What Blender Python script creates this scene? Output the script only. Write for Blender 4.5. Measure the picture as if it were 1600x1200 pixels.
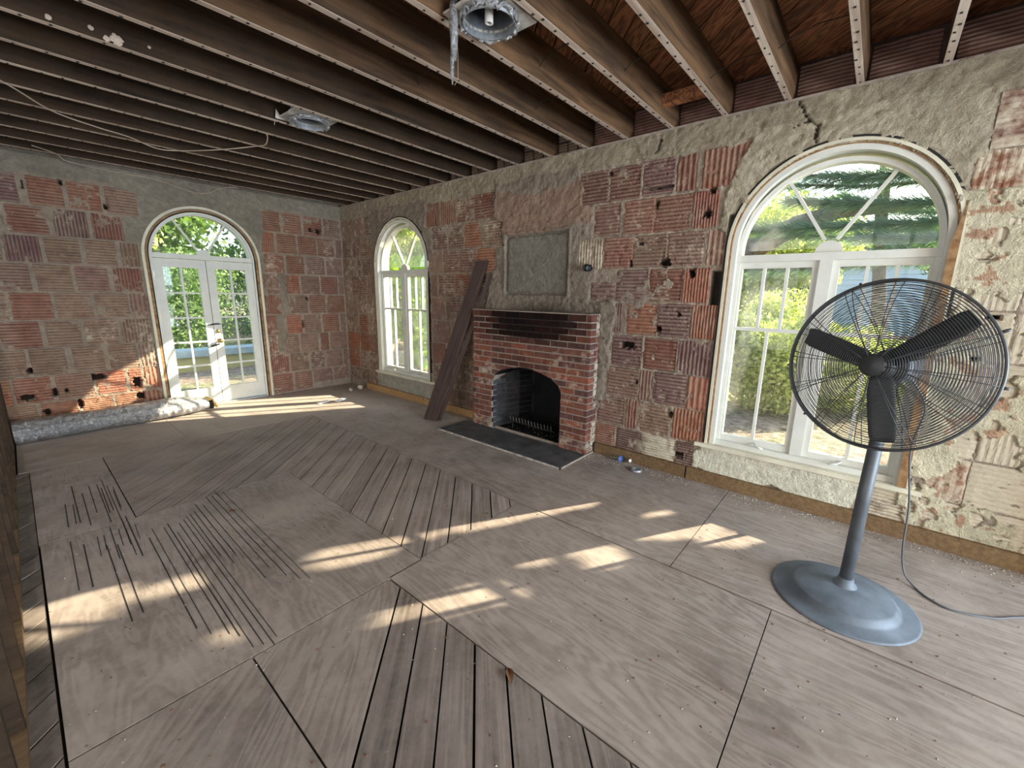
import bpy, bmesh, math, random
import numpy as np
from mathutils import Vector, Matrix
R = random.Random(7)
PI = math.pi
scene = bpy.context.scene
COL = scene.collection
for o in list(bpy.data.objects): bpy.data.objects.remove(o)

# ------------------------------------------------------------------ camera
cam_d = bpy.data.cameras.new('camera'); cam = bpy.data.objects.new('camera', cam_d); COL.objects.link(cam)
cam_d.sensor_width = 36; cam_d.lens = 657.15 / 1600 * 36; cam_d.clip_start = .03; cam_d.clip_end = 400
yaw, pit, rol = -.8676, -.2101, .0159
fw = Vector((-math.sin(yaw) * math.cos(pit), math.cos(yaw) * math.cos(pit), math.sin(pit)))
rt = Vector((math.cos(yaw), math.sin(yaw), 0)); up = rt.cross(fw)
r2 = rt * math.cos(rol) + up * math.sin(rol); u2 = -rt * math.sin(rol) + up * math.cos(rol)
cam.matrix_world = Matrix(((r2.x, u2.x, -fw.x, -3.877), (r2.y, u2.y, -fw.y, -7.193), (r2.z, u2.z, -fw.z, 1.6485), (0, 0, 0, 1)))
scene.camera = cam

# ------------------------------------------------------------------ light
SUN = Vector((-1, .572, -.578)).normalized()
w = bpy.data.worlds.new('sky'); scene.world = w; w.use_nodes = True
nt = w.node_tree; nt.nodes.clear()
sky = nt.nodes.new('ShaderNodeTexSky'); sky.sky_type = 'NISHITA'; sky.sun_disc = False
sky.sun_elevation = math.asin(-SUN.z); sky.sun_rotation = math.atan2(-SUN.x, -SUN.y)
sky.air_density = 1.0; sky.dust_density = 2.0; sky.altitude = 10
bg = nt.nodes.new('ShaderNodeBackground'); bg.inputs[1].default_value = .42
wo = nt.nodes.new('ShaderNodeOutputWorld')
nt.links.new(sky.outputs[0], bg.inputs[0]); nt.links.new(bg.outputs[0], wo.inputs[0])
def lamp(name, kind, energy, color, loc=(0, 0, 0), direc=(0, 0, -1), size=None):
    l = bpy.data.lights.new(name, kind); l.energy = energy; l.color = color
    o = bpy.data.objects.new(name, l); COL.objects.link(o); o.location = loc
    o.rotation_euler = Vector(direc).to_track_quat('-Z', 'Y').to_euler()
    if size: l.shape = 'RECTANGLE'; l.size, l.size_y = size
    return o
sun = lamp('sun', 'SUN', 14.0, (1, .86, .66), (8, -5, 6), SUN); sun.data.angle = .009
# bluish lamp for daylight from behind the camera, also added fill for the room
lamp('back_daylight_fill', 'AREA', 345, (.68, .83, 1.0), (-1.2, -11.6, 1.55), (-.04, 1, .02), (2.2, 2.4))
lamp('side_room_fill', 'AREA', 150, (.97, .97, 1.0), (-7.2, -4.6, 1.7), (1, .05, -.02), (6.5, 2.4))  # added fill lamp in the unseen side room, brightens the fireplace wall
lamp('hall_fill', 'AREA', 150, (1.0, .94, .86), (-3.2, -11.6, 1.6), (.05, 1, .03), (1.6, 2.2))  # added warm fill lamp behind the camera, in the unseen hall
vs = scene.view_settings; vs.view_transform = 'Standard'; vs.look = 'None'; vs.gamma = 1; vs.use_curve_mapping = False
vs.exposure = .66

# ------------------------------------------------------------------ helpers
def tag(o, label=None, cat=None, group=None, kind=None):
    if label: o['label'] = label
    if cat: o['category'] = cat
    if group: o['group'] = group
    if kind: o['kind'] = kind
    return o
def empty(name, loc=(0, 0, 0)):
    o = bpy.data.objects.new(name, None); COL.objects.link(o); o.location = loc; o.empty_display_size = .1
    return o
def link(name, me, mat, parent=None, M=None, color=None):
    o = bpy.data.objects.new(name, me); COL.objects.link(o)
    if mat and not me.materials: me.materials.append(mat)
    if M is not None: o.matrix_basis = M
    if parent is not None:
        o.parent = parent
        o.matrix_parent_inverse = PINV.get(parent.name) or pinv(parent)
    if color: o.color = color
    return o
PINV = {}
def pinv(p):
    # parents are only ever translated, or themselves children of a translated parent
    if p.parent is None: m = Matrix.Translation(p.location).inverted()
    else: m = (p.matrix_basis).inverted() 
    PINV[p.name] = m
    return m
class MB:
    """collects simple solids; build() links them as one mesh whose origin sits at its centre"""
    def __init__(s): s.v = []; s.f = []; s.sm = []
    def add(s, vs, fs, smooth=False):
        n = len(s.v); s.v += [tuple(v) for v in vs]; s.f += [tuple(i + n for i in f) for f in fs]; s.sm += [smooth] * len(fs); return s
    def box(s, a, b, M=None):
        x0, y0, z0 = a; x1, y1, z1 = b
        vs = [Vector(p) for p in ((x0, y0, z0), (x1, y0, z0), (x1, y1, z0), (x0, y1, z0), (x0, y0, z1), (x1, y0, z1), (x1, y1, z1), (x0, y1, z1))]
        if M is not None: vs = [M @ v for v in vs]
        return s.add(vs, [(0, 3, 2, 1), (4, 5, 6, 7), (0, 1, 5, 4), (1, 2, 6, 5), (2, 3, 7, 6), (3, 0, 4, 7)])
    def prism(s, poly, T, d0, d1):
        n = len(poly); vs = [T(a, d0, z) for a, z in poly] + [T(a, d1, z) for a, z in poly]
        fs = [tuple(range(n)), tuple(range(2 * n - 1, n - 1, -1))] + [((i + 1) % n, i, i + n, (i + 1) % n + n) for i in range(n)]
        return s.add(vs, fs)
    def tube(s, path, r, seg=8, cap=True, closed=False):
        P = [Vector(p) for p in path]; n = len(P); rr = r if isinstance(r, (list, tuple)) else [r] * n
        vs = []; a = None
        for i in range(n):
            if closed: d = (P[(i + 1) % n] - P[i - 1])
            else: d = P[min(i + 1, n - 1)] - P[max(i - 1, 0)]
            d.normalize()
            if a is None: a = d.orthogonal().normalized()
            else:
                a = a - d * a.dot(d)
                a = a.normalized() if a.length > 1e-6 else d.orthogonal().normalized()
            b = d.cross(a)
            for k in range(seg):
                t = 2 * PI * k / seg; vs.append(P[i] + (a * math.cos(t) + b * math.sin(t)) * rr[i])
        fs = []
        for i in range(n if closed else n - 1):
            for k in range(seg):
                j = (i + 1) % n; k2 = (k + 1) % seg
                fs.append((i * seg + k, i * seg + k2, j * seg + k2, j * seg + k))
        if cap and not closed: fs += [tuple(range(seg - 1, -1, -1)), tuple(range((n - 1) * seg, n * seg))]
        return s.add(vs, fs, True)
    def lathe(s, prof, M, seg=48):
        vs = []; fs = []
        for (r, z) in prof:
            for k in range(seg):
                t = 2 * PI * k / seg; vs.append(M @ Vector((r * math.cos(t), r * math.sin(t), z)))
        for i in range(len(prof) - 1):
            for k in range(seg):
                k2 = (k + 1) % seg; fs.append((i * seg + k, i * seg + k2, (i + 1) * seg + k2, (i + 1) * seg + k))
        return s.add(vs, fs, True)
    def build(s, name, mat, parent=None, color=None, fix=True, origin=None):
        V = np.array(s.v, dtype=float)
        c = Vector(origin) if origin is not None else Vector(((V.min(0) + V.max(0)) / 2).tolist())
        me = bpy.data.meshes.new(name)
        me.from_pydata((V - np.array(c)).tolist(), [], s.f)
        me.polygons.foreach_set('use_smooth', s.sm)
        if fix:
            b = bmesh.new(); b.from_mesh(me); bmesh.ops.recalc_face_normals(b, faces=b.faces); b.to_mesh(me); b.free()
        return link(name, me, mat, parent, Matrix.Translation(c), color)
_tab = np.random.RandomState(3).rand(8, 512, 512)
def vn(u, z, s, k=0):
    x = np.asarray(u) / s + 200.3; y = np.asarray(z) / s + 100.7
    xi = np.floor(x).astype(int); yi = np.floor(y).astype(int); fx = x - xi; fy = y - yi
    fx = fx * fx * (3 - 2 * fx); fy = fy * fy * (3 - 2 * fy); t = _tab[k % 8]
    g = lambda a, b: t[a % 512, b % 512]
    return (g(xi, yi) * (1 - fx) + g(xi + 1, yi) * fx) * (1 - fy) + (g(xi, yi + 1) * (1 - fx) + g(xi + 1, yi + 1) * fx) * fy
def fbm(u, z, s, k=0, o=3):
    a = 0; t = 0
    for i in range(o): a = a + vn(u, z, s / 2 ** i, k + i) * .5 ** i; t += .5 ** i
    return a / t
def inpoly(u, z, P):
    r = np.zeros(np.shape(u), bool); n = len(P)
    for i in range(n):
        x0, y0 = P[i]; x1, y1 = P[i - 1]
        c = ((y0 > z) != (y1 > z)) & (u < (x1 - x0) * (z - y0) / ((y1 - y0) or 1e-9) + x0)
        r ^= c
    return r
def clip(poly, a, b, c):       # keep a*x+b*y <= c
    o = []
    for i in range(len(poly)):
        p, q = poly[i - 1], poly[i]; dp = a * p[0] + b * p[1] - c; dq = a * q[0] + b * q[1] - c
        if (dp <= 0) != (dq <= 0):
            t = dp / (dp - dq); o.append((p[0] + (q[0] - p[0]) * t, p[1] + (q[1] - p[1]) * t))
        if dq <= 0: o.append(q)
    return o

# ------------------------------------------------------------------ materials
class Mat:
    def __init__(s, name, rough=.8, metal=0, spec=.3):
        s.m = bpy.data.materials.new(name); s.m.use_nodes = True; s.t = s.m.node_tree; s.t.nodes.clear()
        s.out = s.n('OutputMaterial'); s.b = s.n('BsdfPrincipled'); s.l(s.b.outputs[0], s.out.inputs[0])
        s.b.inputs['Roughness'].default_value = rough; s.b.inputs['Metallic'].default_value = metal
        s.b.inputs['Specular IOR Level'].default_value = spec
    def n(s, k): return s.t.nodes.new('ShaderNode' + k)
    def l(s, a, b): s.t.links.new(a, b)
    def coord(s, kind='Object', scale=(1, 1, 1), rnd=False):
        tc = s.n('TexCoord') if kind != 'World' else s.n('NewGeometry')
        v = tc.outputs['Position'] if kind == 'World' else tc.outputs[kind]
        mp = s.n('Mapping'); mp.inputs['Scale'].default_value = scale
        if rnd:
            oi = s.n('ObjectInfo'); mu = s.n('Math'); mu.operation = 'MULTIPLY'; mu.inputs[1].default_value = 37; s.l(oi.outputs['Random'], mu.inputs[0])
            s.l(mu.outputs[0], mp.inputs['Location'])
        s.l(v, mp.inputs['Vector']); return mp.outputs[0]
    def noise(s, vec, scale=5, detail=4, rough=.6, dist=0):
        x = s.n('TexNoise'); x.inputs['Scale'].default_value = scale; x.inputs['Detail'].default_value = detail
        x.inputs['Roughness'].default_value = rough; x.inputs['Distortion'].default_value = dist; s.l(vec, x.inputs['Vector']); return x.outputs['Fac']
    def ramp(s, v, a, b, c0=(0, 0, 0), c1=(1, 1, 1)):
        x = s.n('ValToRGB'); x.color_ramp.elements[0].position = a; x.color_ramp.elements[1].position = b
        x.color_ramp.elements[0].color = (*c0, 1); x.color_ramp.elements[1].color = (*c1, 1); s.l(v, x.inputs[0]); return x.outputs[0]
    def mix(s, f, a, b, mode='MIX'):
        x = s.n('Mix'); x.data_type = 'RGBA'; x.blend_type = mode
        for i, q in ((0, f), (6, a), (7, b)):
            if isinstance(q, (int, float)): x.inputs[i].default_value = q
            elif isinstance(q, tuple): x.inputs[i].default_value = (*q, 1) if len(q) == 3 else q
            else: s.l(q, x.inputs[i])
        return x.outputs[2]
    def math(s, op, a, b=0):
        x = s.n('Math'); x.operation = op
        for i, q in ((0, a), (1, b)):
            if isinstance(q, (int, float)): x.inputs[i].default_value = q
            else: s.l(q, x.inputs[i])
        return x.outputs[0]
    def col(s, c):
        if isinstance(c, tuple): s.b.inputs['Base Color'].default_value = (*c, 1)
        else: s.l(c, s.b.inputs['Base Color'])
        return s
    def bump(s, h, st=.3, d=.01):
        x = s.n('Bump'); x.inputs['Strength'].default_value = st; x.inputs['Distance'].default_value = d
        s.l(h, x.inputs['Height']); s.l(x.outputs[0], s.b.inputs['Normal']); return s
def simple(name, c, rough=.6, metal=0, spec=.4, var=.12, sc=8):
    m = Mat(name, rough, metal, spec); v = m.coord('Object', rnd=True)
    f = m.noise(v, sc, 3)
    m.col(m.mix(m.ramp(f, .3, .7), tuple(x * (1 - var) for x in c), tuple(min(1, x * (1 + var)) for x in c)))
    return m.m
def clay(name, dust=True):
    m = Mat(name, .92, 0, .15); oi = m.n('ObjectInfo'); v = m.coord('World')
    f1 = m.noise(v, 14, 5, .65); f2 = m.noise(v, 3.1, 3, .6); f3 = m.noise(v, 60, 3, .7)
    base = m.mix(m.ramp(f1, .3, .72), m.mix(1.0, oi.outputs['Color'], (.62, .58, .6), 'MULTIPLY'), m.mix(1.0, oi.outputs['Color'], (1.25, 1.2, 1.15), 'MULTIPLY'))
    if dust:
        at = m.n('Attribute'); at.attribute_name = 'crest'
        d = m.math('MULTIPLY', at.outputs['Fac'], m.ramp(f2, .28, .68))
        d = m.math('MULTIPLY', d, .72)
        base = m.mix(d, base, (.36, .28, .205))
        base = m.mix(m.math('MULTIPLY', m.math('SUBTRACT', 1.0, at.outputs['Fac']), .45), base, m.mix(1.0, base, (.35, .3, .3), 'MULTIPLY'))  # valleys between the ribs darker than the crests
    a = m.math('ADD', m.math('MULTIPLY', f1, .6), m.math('MULTIPLY', f2, .4))
    wsh = m.math('SUBTRACT', m.math('ADD', a, m.math('MULTIPLY', oi.outputs['Alpha'], .9)), .78)
    wsh = m.math('MULTIPLY', wsh, 7.0); cl = m.n('Clamp'); m.l(wsh, cl.inputs[0])
    base = m.mix(m.math('MULTIPLY', cl.outputs[0], .85), base, m.mix(f3, (.40, .35, .26), (.66, .60, .45)))  # pale wash, its colour brightened to carry sun bounce on the right wall
    m.col(base); m.bump(m.math('ADD', f3, m.math('MULTIPLY', f1, 1.2)), .5, .006)
    return m.m
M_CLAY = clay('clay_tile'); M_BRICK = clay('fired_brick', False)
def wallmat():
    m = Mat('rough_plaster', .95, 0, .1); at = m.n('Attribute'); at.attribute_name = 'tone'; v = m.coord('World')
    f = m.noise(v, 13, 6, .75, .15); g = m.noise(v, 60, 4, .75); h = m.noise(v, 2.2, 3)
    c = m.mix(m.ramp(f, .3, .7), m.mix(1.0, at.outputs['Color'], (.72, .7, .68), 'MULTIPLY'), m.mix(1.0, at.outputs['Color'], (1.2, 1.2, 1.18), 'MULTIPLY'))
    c = m.mix(m.math('MULTIPLY', m.ramp(g, .56, .7), .35), c, m.mix(1.0, c, (1.5, 1.5, 1.45), 'MULTIPLY'))
    m.col(c); m.bump(m.math('ADD', g, m.math('MULTIPLY', f, 2.5)), .9, .022); return m.m
M_WALL = wallmat()
def wood(name, c, c2, rough=.75, stretch=(1.2, 22, 22), dustc=None, dusta=0., knots=True, bump=.25, usecol=False, ring=0.):
    m = Mat(name, rough, 0, .25); v = m.coord('Object', stretch, True); vo = m.coord('Object', (1, 1, 1), True)
    f = m.noise(v, 2.0, 5, .6, .5); g = m.noise(vo, 2.3, 3)
    if ring:
        lo = m.noise(m.coord('Object', (.45, 2.6, 2.6), True), 1.4, 4, .5, .3)
        wv = m.math('SINE', m.math('MULTIPLY', lo, ring * 16))
        f = m.math('ADD', m.math('MULTIPLY', f, .66), m.math('MULTIPLY', m.math('ADD', m.math('MULTIPLY', wv, .5), .5), .34))
    c0 = m.mix(m.ramp(f, .32, .68), c, c2)
    c0 = m.mix(m.math('MULTIPLY', m.ramp(g, .35, .75), .5), c0, m.mix(1.0, c0, (.55, .5, .48), 'MULTIPLY'))
    if usecol:
        oi = m.n('ObjectInfo'); c0 = m.mix(1.0, c0, oi.outputs['Color'], 'MULTIPLY')
    if dustc:
        wp = m.coord('World'); d = m.noise(wp, 1.7, 6, .68); e = m.noise(wp, 30, 3, .7)
        dd = m.math('MULTIPLY', m.ramp(m.math('ADD', m.math('MULTIPLY', d, .75), m.math('MULTIPLY', e, .25)), .36, .62), dusta)
        if dusta > .35:     # dust lies thicker towards the far end of the room
            sx = m.n('SeparateXYZ'); m.l(wp, sx.inputs[0]); g_ = m.math('ADD', m.math('MULTIPLY', m.math('ADD', sx.outputs[1], 5.0), .22), m.math('MULTIPLY', m.math('SUBTRACT', d, .5), 1.2))
            dd = m.math('MINIMUM', m.math('ADD', dd, m.math('MULTIPLY', m.math('MINIMUM', m.math('MAXIMUM', g_, 0.0), 1.0), .55)), .9)
        c0 = m.mix(dd, c0, dustc)
        sp = m.n('TexVoronoi'); sp.inputs['Scale'].default_value = 34; m.l(wp, sp.inputs['Vector'])
        k = m.ramp(sp.outputs['Distance'], .05, .09, (1, 1, 1), (0, 0, 0))
        c0 = m.mix(m.math('MULTIPLY', k, m.ramp(m.noise(wp, 4, 2), .5, .6)), c0, (.07, .055, .045))
        st = m.noise(wp, .9, 6, .72, .3); c0 = m.mix(m.math('MULTIPLY', m.ramp(st, .48, .68), .38), c0, m.mix(1.0, c0, (.42, .38, .35), 'MULTIPLY'))
    m.col(c0); m.bump(f, bump, .004); return m.m
M_JOIST = wood('old_pine_joist', (.042, .021, .010), (.20, .108, .05), .8, (.8, 9, 9), (.085, .06, .036), .28, usecol=True)
M_DECK = wood('roof_deck_board', (.10, .04, .02), (.27, .115, .05), .75, (.8, 14, 14), usecol=True, ring=9)
M_NAILER = wood('nailer_board', (.30, .19, .10), (.52, .35, .18), .8, (1, 18, 18), usecol=True)
M_LATH = wood('lath_marked_wood', (.36, .27, .20), (.62, .52, .42), .85, (.8, 18, 18), usecol=True)
M_PLY = wood('dusty_plywood', (.22, .18, .15), (.335, .285, .245), .72, (1.0, 9, 9), (.42, .355, .30), .6, usecol=True, bump=.15, ring=7)
M_PLANK = wood('grey_floor_plank', (.10, .08, .066), (.29, .24, .205), .8, (.7, 15, 15), (.40, .335, .28), .42, usecol=True, bump=.35)
M_TRIM = wood('dark_brown_trim', (.03, .018, .014), (.085, .052, .041), .55, (.7, 20, 20), bump=.2)
M_RAWWOOD = wood('raw_casing_wood', (.20, .10, .04), (.40, .25, .12), .8, (1, 10, 10))
M_WHITE = simple('white_paint', (.63, .63, .56), .45, 0, .4, .06)
M_CREAM = simple('cream_paint', (.62, .58, .44), .6, 0, .3, .15, 5)
M_DARK = simple('dark_gap', (.02, .018, .016), .95)
M_SOOT = simple('soot', (.012, .011, .011), .9, 0, .15, .4, 4)
M_ASH = simple('ashy_soot_brick', (.05, .053, .058), .9, 0, .15, .6, 5)
M_HEARTH = simple('sooty_hearth', (.075, .072, .07), .7, 0, .3, .4, 6)
M_MORTAR = simple('grey_mortar', (.31, .26, .215), .95, 0, .1, .25, 20)
M_RUSTY = simple('ashy_iron', (.11, .105, .1), .7, .3, .3, .4)
M_IRON = simple('black_iron', (.03, .03, .03), .6, .6, .4, .3)
M_FAN = simple('fan_grey_metal', (.085, .09, .095), .42, .35, .5, .15)
M_BLADE = simple('fan_blade', (.045, .048, .05), .5, .1, .4, .2)
M_POLE = simple('pole_grey', (.085, .095, .105), .5, .2, .4, .3, 6)
M_FBASE = simple('dusty_grey_base', (.135, .16, .185), .62, .1, .35, .25, 7)
M_FOIL = None
def foil():
    m = Mat('foil', .28, .85, .6); v = m.coord('Object')
    f = m.noise(v, 30, 5, .7, 1.5); m.col(m.mix(m.ramp(f, .3, .7), (.26, .26, .26), (.66, .67, .69))); m.bump(f, 1.0, .02); return m.m
M_FOIL = foil()
M_GALV = simple('galvanised_ring', (.36, .38, .40), .45, .6, .5, .3, 12)
M_PLATE = simple('plaster_plate', (.42, .39, .34), .9, 0, .2, .4, 14)
M_PVC = simple('pale_pipe', (.62, .61, .57), .5)
M_CABLE = simple('pale_cable', (.42, .34, .26), .6)
M_CORD = simple('grey_cord', (.10, .11, .12), .6)
M_BRASS = simple('brass', (.45, .33, .12), .35, .9, .5)
M_PAPER = simple('white_paper', (.85, .85, .83), .7)
M_LEAD = simple('dead_leaf', (.16, .07, .03), .8)
M_INSUL = simple('yellow_insulation', (.75, .45, .12), .95, 0, .1, .3, 20)
M_BLUE = simple('blue_label', (.12, .2, .5), .5)
M_CHIP = simple('plaster_chip', (.42, .37, .30), .9, 0, .2, .3)
def glass(name, tint=(.96, .98, .97), g=.10, dirt=.05):
    m = Mat(name); t = m.n('BsdfTransparent'); t.inputs[0].default_value = (*tint, 1)
    gl = m.n('BsdfGlossy'); gl.inputs['Roughness'].default_value = .03
    fr = m.n('LayerWeight'); fr.inputs[0].default_value = .25
    mx = m.n('MixShader'); m.l(m.math('ADD', m.math('MULTIPLY', fr.outputs['Fresnel'], .25), .01), mx.inputs[0]); m.l(t.outputs[0], mx.inputs[1]); m.l(gl.outputs[0], mx.inputs[2])
    df = m.n('BsdfTranslucent'); df.inputs[0].default_value = (.8, .84, .86, 1)
    m2 = m.n('MixShader'); f = m.noise(m.coord('World'), 5, 5, .7)
    m.l(m.math('MULTIPLY', m.ramp(f, .2, .8), dirt), m2.inputs[0]); m.l(mx.outputs[0], m2.inputs[1]); m.l(df.outputs[0], m2.inputs[2])
    m.l(m2.outputs[0], m.out.inputs[0]); m.t.nodes.remove(m.b); return m.m
M_GLASS = glass('window_glass', dirt=.04); M_BOTTLE = glass('clear_plastic', (.9, .93, .95), .2, .15)
def leafm(name, c, c2, tr=.45):
    m = Mat(name, .5, 0, .35); oi = m.n('NewGeometry'); f = m.noise(m.coord('World'), 1.3, 2)
    rr = m.math('ADD', m.math('MULTIPLY', oi.outputs['Random Per Island'], .7), m.math('MULTIPLY', f, .3))
    c0 = m.mix(rr, c, c2); m.col(c0)
    t = m.n('BsdfTranslucent'); m.l(m.mix(1.0, c0, (1.0, 1.15, .5), 'MULTIPLY'), t.inputs[0]); mx = m.n('MixShader'); mx.inputs[0].default_value = tr
    m.l(m.b.outputs[0], mx.inputs[1]); m.l(t.outputs[0], mx.inputs[2]); m.l(mx.outputs[0], m.out.inputs[0]); return m.m
M_LEAFY = leafm('yellow_green_leaf', (.33, .40, .13), (.80, .78, .42), .45)
M_LEAFG = leafm('green_leaf', (.08, .16, .06), (.26, .36, .13), .4)
M_NEEDLE = leafm('blue_green_needle', (.10, .20, .17), (.32, .44, .36), .45)
M_BIGLEAF = leafm('bright_big_leaf', (.22, .42, .05), (.5, .62, .1), .6)
M_BARK = simple('grey_bark', (.17, .14, .115), .95, 0, .1, .35, 10)
def ground():
    # leaf litter: rusty leaves over pale sandy soil
    m = Mat('leaf_litter', .95, 0, .1); v = m.coord('World'); f = m.noise(v, 9, 6, .75); g = m.noise(v, .5, 3)
    c = m.mix(m.ramp(f, .35, .65), (.14, .10, .07), (.44, .36, .29)); c = m.mix(m.ramp(g, .45, .6), c, m.mix(m.ramp(f, .4, .6), (.10, .15, .05), (.42, .36, .25)))
    m.col(c); m.bump(f, .8, .05); return m.m
M_GROUND = ground()
M_HOUSE = simple('blue_house_wall', (.62, .72, .80), .7, 0, .3, .06, 2)
M_POOL = simple('pale_yellow_wall', (.42, .40, .20), .8, 0, .2, .1, 3)
M_POOLTOP = simple('blue_coping', (.30, .40, .46), .5)

# ------------------------------------------------------------------ setting: walls
H = 3.049
YB = -8.5; XL = -4.07
TB = lambda a, d, z, yc=0: Vector((d, yc + a, z))          # fireplace wall: a is along +y, d is outward
WINB = [1.66, 6.865]
HA = [(3.309, 2.801, 0.02, 0.028), (2.958, 2.599, 0.023, 0.03), (3.603, 2.725, 0.009, 0.047), (3.314, 0.571, 0.091, 0.04), (3.914, 0.409, 0.071, 0.035), (3.691, 0.431, 0.025, 0.052), (3.845, 0.711, 0.024, 0.029), (3.596, 0.439, 0.021, 0.023), (3.502, 0.263, 0.032, 0.05), (3.784, 0.217, 0.035, 0.038), (2.95, 0.452, 0.044, 0.067), (2.935, 0.269, 0.051, 0.045), (0.521, 2.616, 0.036, 0.036), (0.396, 2.611, 0.05, 0.04), (0.672, 1.527, 0.026, 0.031), (0.772, 1.121, 0.02, 0.063)]
HB = [(6.006, 2.329, 0.036, 0.03), (6.035, 2.504, 0.025, 0.025), (5.571, 2.449, 0.02, 0.038), (5.446, 2.124, 0.022, 0.018), (5.686, 1.95, 0.05, 0.033), (5.096, 2.776, 0.03, 0.017), (5.355, 1.956, 0.022, 0.035), (5.588, 2.588, 0.125, 0.012), (5.93, 1.85, 0.03, 0.04), (5.848, 1.493, 0.019, 0.023), (5.679, 1.357, 0.03, 0.032), (5.393, 1.176, 0.073, 0.038), (5.505, 0.821, 0.015, 0.019), (5.857, 0.562, 0.024, 0.028), (5.977, 0.191, 0.046, 0.031), (3.70, 2.44, 0.02, 0.036), (7.74, 1.555, 0.04, 0.018), (7.70, 1.30, .03, .014)]
BEIGE = (.42, .36, .26); GREYP = (.33, .275, .215); MORT = (.40, .325, .25); REDP = (.36, .25, .185); PANEL = (.27, .25, .205); STUC = (.76, .73, .58)
def hole(u, z, L):
    m = np.zeros(np.shape(u), bool)
    wob = .75 + .5 * vn(u, z, .02, 5)
    for a, b, ra, rb in L:
        dx = np.abs(u - a) / (ra * wob); dz = np.abs(z - b) / (rb * wob); m |= (dx ** 3 + dz ** 3) < 1
    return m
ZR = [(2.53, 2.825), (2.218, 2.51), (1.912, 2.196), (1.602, 1.892), (1.288, 1.582), (.968, 1.27), (.652, .948), (.343, .635), (.11, .325)]
W8 = .62
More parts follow.
